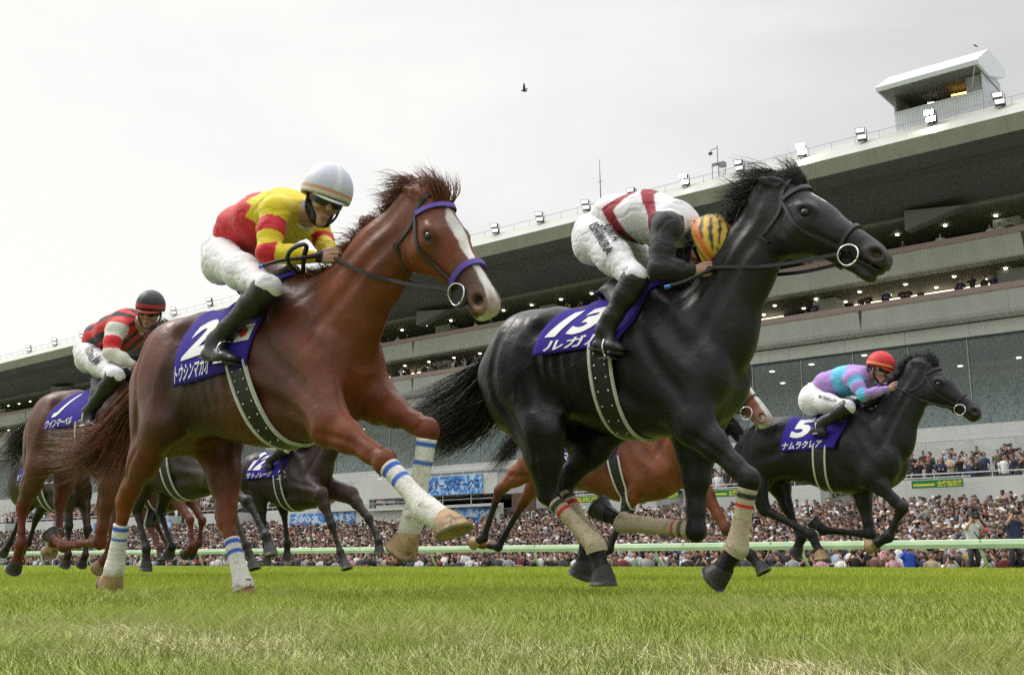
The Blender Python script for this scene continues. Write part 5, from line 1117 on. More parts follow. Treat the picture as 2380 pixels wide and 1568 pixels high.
def cap_C(q, th, p): return (.45, .015, .02) if .80 < q < .93 and abs(th-math.pi) > 1.0 else (.016, .018, .022)
def cap_D(q, th, p): return (.80, .45, .12) if .86 < q < .92 else (.62, .008, .016)
def cap_plain(c): return lambda q, th, p: c
JA = build_jockey(dict(seed=1, label='jockey in red and yellow silks with a pale grey helmet riding the chestnut horse', 
    j=dict(head=(755, 462, -.02), neck=(706, 500, 0), upper=(672, 498, 0), chest=(625, 515, 0), lumbar=(570, 538, 0), pelvis=(535, 585, 0),
        shn=(640, 492, -.19), eln=(622, 588, -.26), wrn=(738, 597, -.11), han=(785, 592, -.08), shf=(722, 505, .18), elf=(752, 560, .24), wrf=(770, 600, .10), haf=(800, 590, .07),
        hipn=(520, 605, -.13), knn=(622, 670, -.28), ann=(500, 795, -.31), hen=(474, 822, -.31), toen=(552, 835, -.31), hipf=(560, 600, .13), knf=(680, 655, .28), anf=(560, 775, .31), hef=(540, 800, .31), toef=(615, 810, .31)),
    face=(.80, -.34, -.46), up=(.42, .04, 1), silks=silks_A, cap=cap_A, peak=(.72, .70, .72), guard=True, glove=True, scale=1.06, hs=1.1), A)
JB = build_jockey(dict(seed=2, label='jockey in white and crimson silks with yellow and black helmet, bent low', puff=.95,
    j=dict(head=(1640, 570, -.02), neck=(1596, 535, 0), upper=(1570, 522, 0), chest=(1510, 505, 0), lumbar=(1435, 510, 0), pelvis=(1392, 545, 0),
        shn=(1550, 528, -.18), eln=(1530, 622, -.24), wrn=(1614, 628, -.12), han=(1664, 624, -.08), shf=(1600, 530, .18), elf=(1590, 620, .24), wrf=(1650, 630, .10), haf=(1690, 620, .07),
        hipn=(1388, 560, -.13), knn=(1478, 648, -.27), ann=(1406, 765, -.30), hen=(1378, 800, -.30), toen=(1452, 812, -.30), hipf=(1420, 555, .13), knf=(1530, 640, .28), anf=(1450, 760, .31), hef=(1430, 790, .31), toef=(1500, 800, .31)),
    face=(.18, -.30, -.90), up=(.95, -.12, .25), silks=silks_B, cap=cap_B, peak=(.60, .34, .05), guard=True, hs=1.08, legtext=[('ISHIMURA', 1.05, (1386, 534, -.15), (1436, 604, -.2), .15, (.01, .01, .012), .03), ('SUKYA', 1.0, (1408, 530, -.15), (1442, 568, -.2), .15, (.01, .01, .012), .03)]), B)

def whip(H, pts, loop, lab):
    P = crv([H['loc'](p) for p in pts], 14); r = MB(); r.tube(P, [.009]*10+[.011, .013, .014, .013], 8); o = r.build('riding_whip', mat('strap_black', (.012, .012, .012), .6), None, smooth=True)
    o.location = (H['s0'], H['n0'], 0); tag(o, lab, 'whip')
    r = MB(); t = H['loc'](pts[0]); r.tube([t, t+unit(P[1]-P[0])*.03], [.011, .011], 8); r.build('tip', mat('whip_blue', (.03, .18, .55), .4), o)
    if loop:
        c, a, b = [H['loc'](p) for p in loop]; r = MB(); r.tube([c+(a-c)*math.cos(t)+(b-c)*math.sin(t)+np.array([0, -.02*math.cos(2*t), 0]) for t in np.linspace(0, 2*math.pi, 22)], .009, 6, ell=1.6); r.build('hand_loop', mat('strap_black'), o, smooth=True)
whip(A, [(604, 620, -.34), (650, 606, -.33), (700, 600, -.26), (745, 592, -.15)], [(695, 600, -.24), (676, 598, -.30), (700, 566, -.30)], 'short black riding whip with a blue tip held by the jockey in red and yellow')
whip(B, [(1545, 668, -.30), (1590, 655, -.26), (1640, 632, -.15), (1662, 622, -.10)], None, 'black riding whip held by the jockey with the yellow and black helmet')
C_ = build_horse(dict(w=(290, 880, 1.6), label='brown race horse with a black tail, ridden by the jockey in red and black stripes', back=.93,
    poll=(412, 782, 0), muzzle=(470, 850, .03), h=.012, mane_len=.6,
    legs=dict(nf=[(255, 1120, -.17), (232, 1258, -.14), (148, 1268, -.13), (112, 1254, -.13)], ff=[(290, 1100, .15), (268, 1224, .13), (247, 1300, .13), (235, 1338, .13)],
              nh=[(90, 1080, -.18), (52, 1180, -.14), (49, 1262, -.13), (36, 1338, -.12)], fh=[(160, 1080, .18), (139, 1168, .14), (136, 1240, .12), (118, 1300, .12)]),
    hoofmat=dict(all=hoof_dark, fh=hoof_pale, ff=hoof_pale), coat=darkbay, coatmat=cm, hairmat=hair_bk,
    tail=[[(55, 1000, 0), (30, 1035, 0), (12, 1070, 0), (0, 1110, 0)], [(62, 1010, 0), (42, 1055, 0), (25, 1090, 0), (5, 1112, 0)]], tailn=420, tail_spread=.03,
    cloth=(-.56, .04, -.66, -.14, 1.5), print=[('J', .12, .40, .28, .78, .3, 'number'), ('ウインマーベル', .04, .80, .82, .97, 0, 'name_lettering')], girth=(-.20, -.10, -.14, -.03), foot=(205, 985, -.30), hands=(318, 852, -.08)))
D = build_horse(dict(w=(1995, 948, 1.58), label='black race horse with cloth number 5 out in front on the right', back=.93, deep=.0, cx=.80, nk=.96,
    poll=(2160, 853, 0), muzzle=(2286, 950, .02), hk=.98, h=.012, mane_len=.55, mane_flow=(-.13, -.02, .04),
    legs=dict(nf=[(2020, 1105, -.17), (2097, 1180, -.14), (2064, 1247, -.13), (2019, 1288, -.13)], ff=[(2000, 1130, .15), (2023, 1241, .13), (1913, 1231, .12), (1880, 1222, .12)],
              nh=[(1745, 1090, -.18), (1777, 1184, -.14), (1885, 1241, -.12), (1925, 1300, -.12)], fh=[(1800, 1090, .18), (1830, 1180, .14), (1862, 1250, .12), (1858, 1300, .12)]),
    hoofmat=dict(all=hoof_dark, nh=hoof_pale, nf=hoof_pale), coat=blackbay, coatmat=cmb, hairmat=hair_bk,
    tail=[[(1690, 975, 0), (1650, 1000, 0), (1610, 1030, 0), (1580, 1060, 0)], [(1690, 990, 0), (1655, 1030, 0), (1625, 1065, 0), (1600, 1090, 0)]], tailn=350, tail_spread=.03,
    cloth=(-.62, .02, -.66, -.14, 1.5), tbold=.03, print=[('5', .14, .46, .20, .72, .0, 'number'), ('ナムラクレア', .04, .76, .80, .96, 0, 'name_lettering')], girth=(-.30, -.18, -.37, -.27), foot=(1902, 1004, -.29), hands=(2080, 900, -.08)))
E_ = build_horse(dict(w=(700, 1040, 1.6), label='dark brown race horse with cloth number 12 seen under the belly of the chestnut', back=.84,
    poll=(805, 962, 0), muzzle=(862, 1040, .03), h=.014, mane_len=.6,
    legs=dict(nf=[(745, 1150, -.16), (771, 1220, -.13), (791, 1283, -.12), (815, 1318, -.12)], ff=[(815, 1150, .15), (857, 1205, .13), (880, 1258, .12), (890, 1288, .12)],
              nh=[(600, 1130, -.16), (610, 1188, -.13), (618, 1262, -.12), (626, 1314, -.12)], fh=[(640, 1130, .16), (660, 1190, .13), (668, 1262, .12), (672, 1305, .12)]),
    hoofmat=dict(all=hoof_dark), coat=brownblack, coatmat=cm, hairmat=hair_bk, tail=[[(566, 1085, 0), (545, 1105, 0), (530, 1130, 0), (520, 1160, 0)], [(570, 1090, 0), (555, 1115, 0), (540, 1145, 0), (530, 1170, 0)]], tailn=200,
    cloth=(-.66, .06, -.72, -.10, 1.5), tbold=.03, print=[('12', .02, .38, .16, .74, .2, 'number'), ('サトノレーヴ', .03, .80, .80, .97, 0, 'name_lettering')], girth=(-.22, -.10, -.10, .0), foot=(655, 1110, -.29), hands=(745, 1005, -.08), hairn=.6))
F_ = build_horse(dict(w=(1478, 975, 1.62), scale=1.08, label='bay race horse with black legs and a broad white face, half hidden behind number 13', back=.9,
    poll=(1680, 832, 0), muzzle=(1803, 968, .0), h=.012, mane_len=.5, hw=1.1,
    legs=dict(nf=[(1490, 1120, -.17), (1446, 1205, -.13), (1415, 1275, -.12), (1398, 1302, -.12)], ff=[(1620, 1110, .15), (1688, 1228, .13), (1745, 1290, .12), (1790, 1322, .12)],
              nh=[(1235, 1075, -.18), (1160, 1140, -.13), (1124, 1250, -.12), (1100, 1276, -.12)], fh=[(1270, 1090, .16), (1214, 1170, .13), (1158, 1270, .12), (1106, 1270, .12)]),
    hoofmat=dict(all=hoof_dark, nh=hoof_pale), coat=bay, coatmat=cm, hairmat=hair_bk, tail=[[(1200, 1010, 0), (1165, 1050, 0), (1135, 1085, 0), (1110, 1125, 0)], [(1205, 1020, 0), (1180, 1060, 0), (1150, 1095, 0), (1120, 1135, 0)]], tailn=300, tail_spread=.025,
    cloth=(-.66, .06, -.66, -.10, 1.5), print=[('マ', .02, .14, .80, .97, 0, 'name_lettering')], girth=(-.22, -.10, -.06, .04), foot=(1390, 1055, -.29), hands=(1560, 930, -.08), hairn=.6))
G_ = build_horse(dict(w=(450, 984, 1.6), label='dark race horse partly hidden behind the bandaged hind legs of the chestnut', back=.84,
    poll=(575, 900, 0), muzzle=(640, 990, .03), h=.014, mane_len=.5,
    legs=dict(nf=[(490, 1110, -.16), (575, 1165, -.13), (618, 1245, -.12), (640, 1288, -.12)], ff=[(520, 1110, .15), (540, 1190, .13), (572, 1268, .12), (600, 1318, .12)],
              nh=[(345, 1100, -.16), (318, 1185, -.13), (340, 1275, -.12), (346, 1328, -.12)], fh=[(400, 1100, .16), (372, 1190, .13), (400, 1270, .12), (396, 1302, .12)]),
    hoofmat=dict(all=hoof_dark), coat=brownblack, coatmat=cm, hairmat=hair_bk, cloth=(-.54, .06, -.60, -.10, 1.5), print=[], badge=[('rect', (.75, .10, .12), .78, .97, .60, .80)], girth=(-.22, -.10, -.06, .04), foot=(400, 1060, -.29), hands=(500, 950, -.08), hairn=.5))
H_ = build_horse(dict(w=(150, 1047, 1.6), label='dark race horse at the far left seen between the legs of the brown horse', back=.84,
    poll=(225, 985, 0), muzzle=(268, 1050, .03), h=.014, mane_len=.5,
    legs=dict(nf=[(160, 1150, -.16), (160, 1222, -.13), (158, 1288, -.12), (154, 1322, -.12)], ff=[(195, 1150, .15), (203, 1228, .13), (198, 1290, .12), (192, 1322, .12)],
              nh=[(85, 1140, -.16), (50, 1200, -.13), (22, 1262, -.12), (8, 1296, -.12)], fh=[(120, 1140, .16), (84, 1205, .13), (66, 1262, .12), (46, 1296, .12)]),
    hoofmat=dict(all=hoof_dark), coat=brownblack, coatmat=cm, hairmat=hair_bk, tail=[[(60, 1120, 0), (40, 1130, 0), (15, 1146, 0), (-10, 1168, 0)], [(62, 1126, 0), (42, 1140, 0), (20, 1156, 0), (-5, 1178, 0)]], tailn=200,
    cloth=(-.54, .06, -.60, -.10, 1.5), print=[('ビ', .02, .14, .80, .97, 0, 'name_lettering')], girth=(-.22, -.10, -.06, .04), foot=(115, 1120, -.29), hands=(200, 1020, -.08), hairn=.5))
I_ = build_horse(dict(w=(385, 1052, 1.6), label='small distant brown race horse whose legs show between the dark horses at the back', back=.84,
    poll=(480, 985, 0), muzzle=(530, 1052, .03), h=.018, mane_len=.5,
    legs=dict(nf=[(405, 1150, -.16), (442, 1208, -.13), (447, 1268, -.12), (430, 1300, -.12)], ff=[(440, 1150, .15), (470, 1210, .13), (462, 1262, .12), (444, 1300, .12)],
              nh=[(310, 1145, -.16), (345, 1215, -.13), (372, 1275, -.12), (382, 1300, -.12)], fh=[(350, 1145, .16), (362, 1215, .13), (390, 1270, .12), (400, 1295, .12)]),
    hoofmat=dict(all=hoof_dark), coat=darkbay, coatmat=cm, hairmat=hair_br, cloth=(-.54, .06, -.60, -.10, 1.5), print=[], girth=(-.22, -.10, -.06, .04), foot=(345, 1105, -.29), hands=(420, 1020, -.08), hairn=.4))
JC = build_jockey(dict(seed=3, label='jockey in red and black striped silks with white sleeves and a black helmet', h=.008,
    j=dict(head=(349, 722, -.02), neck=(322, 755, 0), upper=(308, 756, 0), chest=(280, 772, 0), lumbar=(243, 788, 0), pelvis=(217, 818, 0),
        shn=(270, 766, -.19), eln=(257, 820, -.25), wrn=(312, 848, -.12), han=(330, 862, -.07), shf=(352, 768, .18), elf=(372, 815, .24), wrf=(350, 850, .10), haf=(345, 862, .06),
        hipn=(208, 828, -.13), knn=(268, 874, -.27), ann=(205, 958, -.30), hen=(185, 982, -.30), toen=(228, 990, -.30), hipf=(235, 828, .13), knf=(300, 870, .27), anf=(240, 950, .30), hef=(225, 970, .30), toef=(268, 978, .30)),
    face=(.62, -.66, -.42), up=(.35, -.2, 1), silks=silks_C, cap=cap_C, peak=(.40, .02, .03), sole=(.45, .01, .02), legtext=[('Kohei.M', 1.0, (205, 815, -.2), (250, 856, -.2), .25, (.01, .01, .012), .01)]), C_)
JD = build_jockey(dict(seed=4, label='jockey in lilac and sky blue silks with a red helmet on horse number 5', h=.008, puff=.92,
    j=dict(head=(2045, 856, -.02), neck=(2014, 872, 0), upper=(2000, 878, 0), chest=(1968, 884, 0), lumbar=(1925, 896, 0), pelvis=(1894, 922, 0),
        shn=(1984, 880, -.18), eln=(2006, 918, -.24), wrn=(2066, 903, -.12), han=(2084, 896, -.07), shf=(2020, 880, .18), elf=(2040, 905, .24), wrf=(2080, 895, .10), haf=(2096, 890, .06),
        hipn=(1892, 932, -.13), knn=(1970, 946, -.26), ann=(1905, 986, -.29), hen=(1884, 1000, -.29), toen=(1922, 1006, -.29), hipf=(1915, 925, .13), knf=(1995, 940, .27), anf=(1940, 980, .30), hef=(1925, 995, .30), toef=(1960, 1000, .30)),
    face=(.85, -.20, -.46), up=(.46, .0, .88), silks=silks_D, cap=cap_D, peak=(.5, .02, .03), sock=(.16, .01, .03), sole=(.10, .01, .02), legtext=[('M.Takeuchi', 1.1, (1907, 925, -.2), (1953, 937, -.2), .3, (.03, .01, .02), .01)]), D)
gen = {k: np.array(v) for k, v in JD[1].items()}
for hh, sd, lab, base, acc, cap in ((E_, 5, 'jockey in white and blue silks mostly hidden behind the chestnut horse', (.7, .7, .72), (.05, .12, .5), (.05, .06, .4)),
        (F_, 6, 'jockey in green silks hidden behind the black horse wearing number 13', (.05, .3, .12), (.7, .7, .7), (.5, .5, .05)),
        (G_, 7, 'jockey in dark blue silks hidden behind the rump of the chestnut horse', (.03, .05, .25), (.7, .7, .7), (.6, .6, .6)),
        (H_, 8, 'jockey in black silks hidden behind the brown horse on the left', (.03, .03, .03), (.6, .5, .05), (.02, .02, .02)),
        (I_, 9, 'jockey in orange silks hidden behind the horses at the back', (.6, .2, .03), (.7, .7, .7), (.5, .1, .02))):
    build_jockey(dict(seed=sd, label=lab, h=.012, j={k: (*v, 0) for k, v in gen.items()}, face=(.85, -.20, -.46), up=(.46, .0, .88), silks=silks_plain(base, acc), cap=cap_plain(cap), peak=(.1, .1, .1)), hh)
# ------------------------------------------------------------------ spectators
SHIRT = [('white', (.72, .72, .72), 8), ('black', (.02, .02, .022), 13), ('dark grey', (.06, .06, .065), 7), ('navy', (.025, .035, .09), 4), ('light grey', (.35, .35, .36), 3), ('beige', (.48, .40, .28), 3), ('olive', (.12, .11, .06), 2),
         ('pale blue', (.35, .45, .58), 1), ('brown', (.13, .07, .045), 5), ('maroon', (.16, .02, .03), 2), ('red', (.5, .02, .03), .7), ('pink', (.6, .35, .36), 1), ('mustard yellow', (.45, .34, .08), .25), ('sage green', (.22, .28, .21), .7)]
HAIR = [('black hair', (.012, .010, .010), 9), ('brown hair', (.05, .026, .014), 3), ('grey hair', (.22, .21, .20), 1), ('a black cap', (.015, .015, .018), 1), ('a white cap', (.65, .65, .63), .6), ('a beige sun hat', (.5, .4, .25), .4)]
POSE = ['arms folded', 'arms hanging', 'one hand raised', 'holding a phone up', 'holding a camera to the face']
def pick(L, r): t = r.random()*sum(x[-1] for x in L); 
def pick(L, r):
    t = r.random()*sum(x[-1] for x in L)
    for i, x in enumerate(L):
        t -= x[-1]
        if t <= 0: return i
    return 0
def ell_ball(c, rad, seg=8, rings=6):
    V = []; F = []
    for i in range(rings+1):
        ph = math.pi*i/rings
        for k in range(seg): th = 2*math.pi*k/seg; V.append((c[0]+rad[0]*math.sin(ph)*math.cos(th), c[1]+rad[1]*math.sin(ph)*math.sin(th), c[2]+rad[2]*math.cos(ph)))
    for i in range(rings):
        for k in range(seg): F.append((i*seg+k, (i+1)*seg+k, (i+1)*seg+(k+1) % seg, i*seg+(k+1) % seg))
    return np.array(V), F
def spectator(shirt, hair, pose, skinc, lod=0, seed=0, mask=False, bag=False, trousers=(.03, .03, .04)):
    """standing figure 1.68 m tall facing -Y, feet at the origin; returns an MB with colours"""
    r = random.Random(seed); m = MB(); W = 1+.12*r.uniform(-1, 1); sg_ = 6 if lod else 9
    sk = np.array(skinc); hc = np.array(HAIR[hair][1]); sc = np.array(shirt)
    # torso, hips, neck as one loft
    prof = [(.80, .16, .12), (.92, .165, .125), (1.05, .155, .115), (1.22, .185, .125), (1.36, .20, .115), (1.42, .15, .09), (1.455, .065, .065), (1.50, .055, .06)]
    V = []; C = []; n = 8 if lod else 12
    for z, a, b in prof:
        for k in range(n): th = 2*math.pi*k/n; V.append((a*W*math.cos(th), b*W*math.sin(th)+(.02 if z > 1.3 else 0), z)); C.append(sk if z > 1.43 else sc*(1+.15*r.uniform(-1, 1)) if z > .86 else trousers)
    F = [(i*n+k, i*n+(k+1) % n, (i+1)*n+(k+1) % n, (i+1)*n+k) for i in range(len(prof)-1) for k in range(n)]; m.add(V, F); m.C.append(np.array(C))
    # head
    tilt = r.uniform(-.02, .03); yaw = r.uniform(-.6, .6); hx_ = .02*r.uniform(-1, 1)
    V, F = ell_ball((hx_, -.005+tilt, 1.60), (.080, .098, .118), 10 if not lod else 8, 8 if not lod else 6)
    f = np.array([math.sin(yaw), -math.cos(yaw)]); L = V-np.array([hx_, tilt, 1.6]); fr = (L[:, :2]@f); side = np.abs(L[:, :2]@np.array([f[1], -f[0]]))
    hm = (fr < .005) | (L[:, 2] > .048); C = np.where(hm[:, None], hc, sk)
    if mask: C[(fr > .03) & (L[:, 2] < -.01)] = (.75, .77, .8)
    else: C[(fr > .07) & (L[:, 2] > .0) & (L[:, 2] < .05) & (side > .02)] *= .45
    m.add(V+np.array([0, 0, 0]), F); m.C.append(C)
    V, F = ell_ball((hx_-f[0]*.020, tilt-.020*f[1], 1.642), (.093, .096, .094), 9 if not lod else 7, 6 if not lod else 4); L = V-np.array([hx_, tilt, 1.6]); keep = L[:, :2]@f < .055
    V[:, 2] = np.maximum(V[:, 2], np.where(L[:, :2]@f < .02, 1.545, 1.632)); m.add(V, F, hc)
    if not lod: V, F = ell_ball((hx_+f[0]*.095, tilt+f[1]*.095, 1.59), (.014, .02, .02), 6, 4); m.add(V, F, sk)
    if 'cap' in HAIR[hair][0]: V, F = ell_ball((hx_+f[0]*.10, tilt+f[1]*.10, 1.645), (.07, .07, .012), 8, 4); m.add(V, F, hc)
    if 'sun hat' in HAIR[hair][0]: V, F = ell_ball((hx_, tilt, 1.645), (.18, .18, .018), 10, 4); m.add(V, F, hc)
    # arms
    for s in (-1, 1):
        sh = np.array([s*.205*W, .01, 1.37]); p = pose
        if p == 2: p = 1 if s == -1 else 3
        if p == 0: el, ha = np.array([s*.25, -.06, 1.12]), np.array([-s*.08, -.22, 1.13])
        elif p == 1: el, ha = np.array([s*.25, .01, 1.10]), np.array([s*.22, -.10, .86])
        elif p == 3: el, ha = np.array([s*.24, -.20, 1.28]), np.array([s*.07, -.30, 1.62])
        else: el, ha = np.array([s*.25, -.16, 1.28]), np.array([s*.06, -.17, 1.56])
        mid = el*.6+ha*.4
        m.tube([sh, el], [.062, .048], 6, col=sc*.95); m.tube([el, ha], [.044, .030], 6, col=sk if r.random() < .55 else sc*.9); V, F = ell_ball(ha, (.045, .04, .05), 6, 4); m.add(V, F, sk)
    if pose == 3: m.box(-.05, .05, -.36, -.34, 1.60, 1.72, col=(.03, .03, .035))
    if pose == 4: m.box(-.075, .075, -.20, -.11, 1.56, 1.66, col=(.015, .015, .016)); m.tube([(0, -.19, 1.61), (0, -.42, 1.60)], [.04, .055], 8, col=(.015, .015, .016))
    if bag: m.tube([(-.19, -.02, 1.40), (.0, -.13, 1.2), (.17, -.10, .98)], .018, 5, col=(.02, .02, .02))
    # legs
    if not lod:
        for s in (-1, 1): m.tube([(s*.085, 0, .86), (s*.095, -.01, .45), (s*.10, .02, .05)], [.095, .065, .05], 7, col=trousers); m.box(s*.10-.045, s*.10+.045, -.16, .08, 0, .07, col=(.02, .02, .02))
    else: m.tube([(0, 0, .84), (0, 0, .0)], [.14, .11], 6, col=trousers)
    return m
def skin_tone(r): k = r.uniform(.7, 1.15); return (.54*k, .30*k, .21*k)
pm = mat('spectator_cloth', (1, 1, 1), .75, attr='Col')
zone_names = [(0, 160, 'below the far left horse'), (160, 330, 'left of the planted hind bandage'), (330, 540, 'between the chestnut hind legs'), (540, 720, 'right of the chestnut hind legs'), (720, 900, 'under horse number 12'), (900, 1010, 'behind the hanging pale hoof'), (1010, 1180, 'right of the chestnut front hooves'),
              (1180, 1330, 'left of the crossed cream bandages'), (1330, 1470, 'behind the crossed black hooves'), (1470, 1640, 'between the hooves of number 13'), (1640, 1800, 'beside the front hoof of 13'), (1800, 1960, 'left under horse number 5'), (1960, 2120, 'under the forelegs of number 5'), (2120, 2260, 'near the right rail post'), (2260, 2400, 'at the far right edge')]
used_lab = {}; PS = 1.28          # spectators enlarged against the site; both are shrunk (x 0.78) at the end
taken = []
def person_obj(x, y, z, row, rr, shirt=None, hair=None, pose=None, scale=1., extra=None, mask=False, turn=0, squat=False):
    si = shirt if shirt is not None else pick(SHIRT, rr); hi = hair if hair is not None else pick(HAIR, rr); po = pose if pose is not None else rr.choice([0, 0, 1, 1, 1, 2, 3, 4])
    u = px((x, y, z+1.5))[0]; zn = next((n for a, b, n in zone_names if a <= u < b), 'in the crowd')
    bag = rr.random() < .2; mk = mask or rr.random() < .12
    m = spectator(SHIRT[si][1], hi, po, skin_tone(rr), 0, rr.randint(0, 99999), mk, bag)
    o = m.build('person', pm, None, smooth=True); o.location = (x, y, z); o.rotation_euler = (0, 0, turn+rr.uniform(-.5, .5)); s = scale*PS*rr.uniform(.93, 1.05); o.scale = (s, s, s)
    hn = HAIR[hi][0].replace('a ', '', 1) if HAIR[hi][0].startswith('a ') else HAIR[hi][0]
    lab = extra or '%s top, %s%s, %s, %s' % (SHIRT[si][0], hn, ', mask' if mk else '', row, zn)
    if lab in used_lab: lab = '%s top, %s, %s, %s, %s' % (SHIRT[si][0], hn, ['arms folded', 'arms down', 'one hand up', 'phone raised', 'filming'][po], row, zn)
    if lab in used_lab and not extra:
        for si in rr.sample(range(len(SHIRT)), len(SHIRT)):
            lab = '%s top, %s, %s, %s, %s' % (SHIRT[si][0], hn, ['arms folded', 'arms down', 'one hand up', 'phone raised', 'filming'][po], row, zn)
            if lab not in used_lab: break
        bpy.data.objects.remove(o); m = spectator(SHIRT[si][1], hi, po, skin_tone(rr), 0, rr.randint(0, 99999), mk, bag); o = m.build('person', pm, None, smooth=True); o.location = (x, y, z); o.rotation_euler = (0, 0, turn+rr.uniform(-.5, .5)); o.scale = (s, s, s)
    w_ = lab.split(); 
    used_lab[lab] = 1; tag(o, lab, 'spectator', 'spectators behind the rail'); return o
rr = random.Random(21); zs = lambda y: -1.5+(y-43.6)*(3.65/22.4)
n_ind = 0; rows_ind = []
for row, (y, nm) in enumerate(((44.15, 'front row'), (45.1, 'second row'), (46.1, 'third row'))):
    x = -60.0 if row == 0 else -56. if row == 1 else -52.
    while x < -10.5:
        person_obj(x, y+rr.uniform(-.12, .12), zs(y)-.05+rr.uniform(-.12, .05), nm, rr, pose=rr.choice([0, 0, 0, 1, 3, 4]) if row == 0 else None); n_ind += 1
        x += rr.uniform(.60, .84)
# photographers and the walkers on the right
for (u, v, y, sh, hi, po, lab, dz) in ((2110, 1262, 43.8, 3, 0, 4, 'photographer in a bright blue jacket holding a white lens, under the leading horse', 0), (2255, 1186, 43.7, 0, 0, 4, 'tall photographer in white shirt and dark trousers standing above the rail on the right', .55), (2350, 1180, 43.7, 3, 0, 4, 'tall photographer in dark vest standing above the rail at the right edge', .6), (2205, 1284, 43.6, 0, 0, 4, 'crouching photographer in white shirt by the right rail post', -.25), (2292, 1280, 43.6, 4, 0, 4, 'crouching photographer in pale shirt between the two standing photographers', -.25)):
    p_ = at_n(u, v, y); o = person_obj(p_[0], y, p_[2]-1.72*PS*(1.0 if dz < .3 else 1.12), 'front row', rr, shirt=sh, hair=hi, pose=po, extra=lab, turn=.5, scale=1.0 if dz < .3 else 1.12)
    if 'bright blue' in lab:
        a = o.data.color_attributes['Col']; c = np.zeros(len(a.data)*4, 'f4'); a.data.foreach_get('color', c); c = c.reshape(-1, 4); q = np.abs(c[:, 2]-c[:, 0]) > .02; q &= c[:, 2] > c[:, 0]; c[q, :3] = (.03, .10, .62); a.data.foreach_set('color', c.ravel())
# terrace people that show largest, on the right
for i in range(62):
    k = i % 5; y = 68.+k*2.1; x = -33+ (i//5)*1.75+rr.uniform(-.5, .5); z = 4.30+((y-67.2)//1.15)*.18
    u = px((x, y, z+1.5))[0]
    lab_row = ['lowest terrace row', 'second terrace row', 'middle terrace row', 'fourth terrace row', 'highest terrace row'][k]
    si = pick(SHIRT, rr); hi = pick(HAIR, rr)
    person_obj(x, y, z, lab_row, rr, shirt=si, hair=hi); n_ind += 1
for (u, v, y, z, n) in ((1105, 1165, 62.6, 4.6, 2), (650, 1165, 62.6, 4.6, 0)):
    for j in range(n): person_obj(-57.2+j*1.4, 63.0, 4.5, 'in the open gallery of the pavilion', rr, shirt=(1, 0)[j], hair=0, pose=(4, 0)[j], extra=('spectator in black filming from the pavilion gallery under the upper banner', 'spectator in white leaning on the pavilion gallery rail under the upper banner')[j])
for (u, v) in ((1703-0, 0),): pass
for i, (u, f_) in enumerate(((1892, 2), (2002, 2), (2017, 2), (2060, 2), (2098, 2), (2110, 2), (2235, 2), (2262, 2), (2290, 2), (2310, 2), (950, 2), (985, 2), (1010, 2), (1060, 2), (1075, 2))):
    p_ = at_n(u, 690, 84.7); o = person_obj(p_[0], 84.75, 19.72, 'x', rr, shirt=1 if i % 3 else 3, hair=0, pose=rr.choice([0, 3, 1]), extra='dark suited person at the lower balcony, %s' % (['standing alone left of a column', 'with raised hands', 'right beside the one with raised hands', 'between the lit windows', 'left one of a close pair', 'right one of a close pair', 'first right of the column', 'second right of the column', 'third right of the column', 'nearest the right edge', 'leftmost behind the chestnut head', 'second behind the chestnut head', 'third behind the chestnut head', 'fourth behind the chestnut head', 'nearest the rump of number 13'][i]))
    o['group'] = 'people on the balconies'; o['category'] = 'person'
# everybody else: too many to count
protos = []
for i in range(60):
    si, hi = pick(SHIRT, rr), pick(HAIR, rr); m = spectator(SHIRT[si][1], hi, rr.choice([0, 1, 1, 1, 3, 4, 2]), skin_tone(rr), 1, i, rr.random() < .12)
    # keep what shows above the neighbours: cut away the legs
    V = np.concatenate(m.V); C = np.concatenate(m.C); q4 = np.array([f for f in m.F if len(f) == 4]); protos.append((V, C, q4))
AV, AC, AF, n0_ = [], [], [], 0
def place(x, y, z, i, a, s):
    global n0_
    V, C, Fq = protos[i]; c_, s_ = math.cos(a), math.sin(a); W = np.stack([V[:, 0]*c_-V[:, 1]*s_, V[:, 0]*s_+V[:, 1]*c_, V[:, 2]], 1)*s+np.array([x, y, z])
    AV.append(W); AC.append(C); AF.append(Fq+n0_); n0_ += len(W)
y = 44.15; row = 0
while y < 65.6:
    x = -175. if row > 3 else -140.
    while x < -9:
        skip = (row == 0 and x > -60.2) or (row == 1 and x > -56.2) or (row == 2 and x > -52.2)
        if not skip and rr.random() < .92: place(x, y+rr.uniform(-.2, .2), zs(y)+rr.uniform(-.12, .06), rr.randrange(60), rr.uniform(-.7, .7), PS*rr.uniform(.90, 1.04))
        x += rr.uniform(.46, .68)*(1 if x > -110 else 1.5)*(1 if y < 59 else 1.25)
    y += .80; row += 1
for i in range(11):
    y = 67.8+i*1.15; z = 4.30+i*.18; x = -150.
    while x < -12:
        if not (-69 < x < -52.5) and not (x > -34 and i % 2 == 0) and rr.random() < .62: place(x, y, z+rr.choice([0, 0, -.35]), rr.randrange(60), rr.uniform(-.7, .7), PS*rr.uniform(.90, 1.04))
        x += rr.uniform(.8, 1.6)
for x in np.arange(-160, -14, .75):
    if rr.random() < .55 and x < -48: place(x, 84.75, 19.72, rr.randrange(60), rr.uniform(-.7, .7), PS)
    if rr.random() < .22: place(x, 84.75, 23.6, rr.randrange(60), rr.uniform(-.7, .7), PS)
for i in range(9): x = -72.5+i*.62; place(x, 63.3, 4.5+i*.30-1.5, rr.randrange(60), 0, PS)
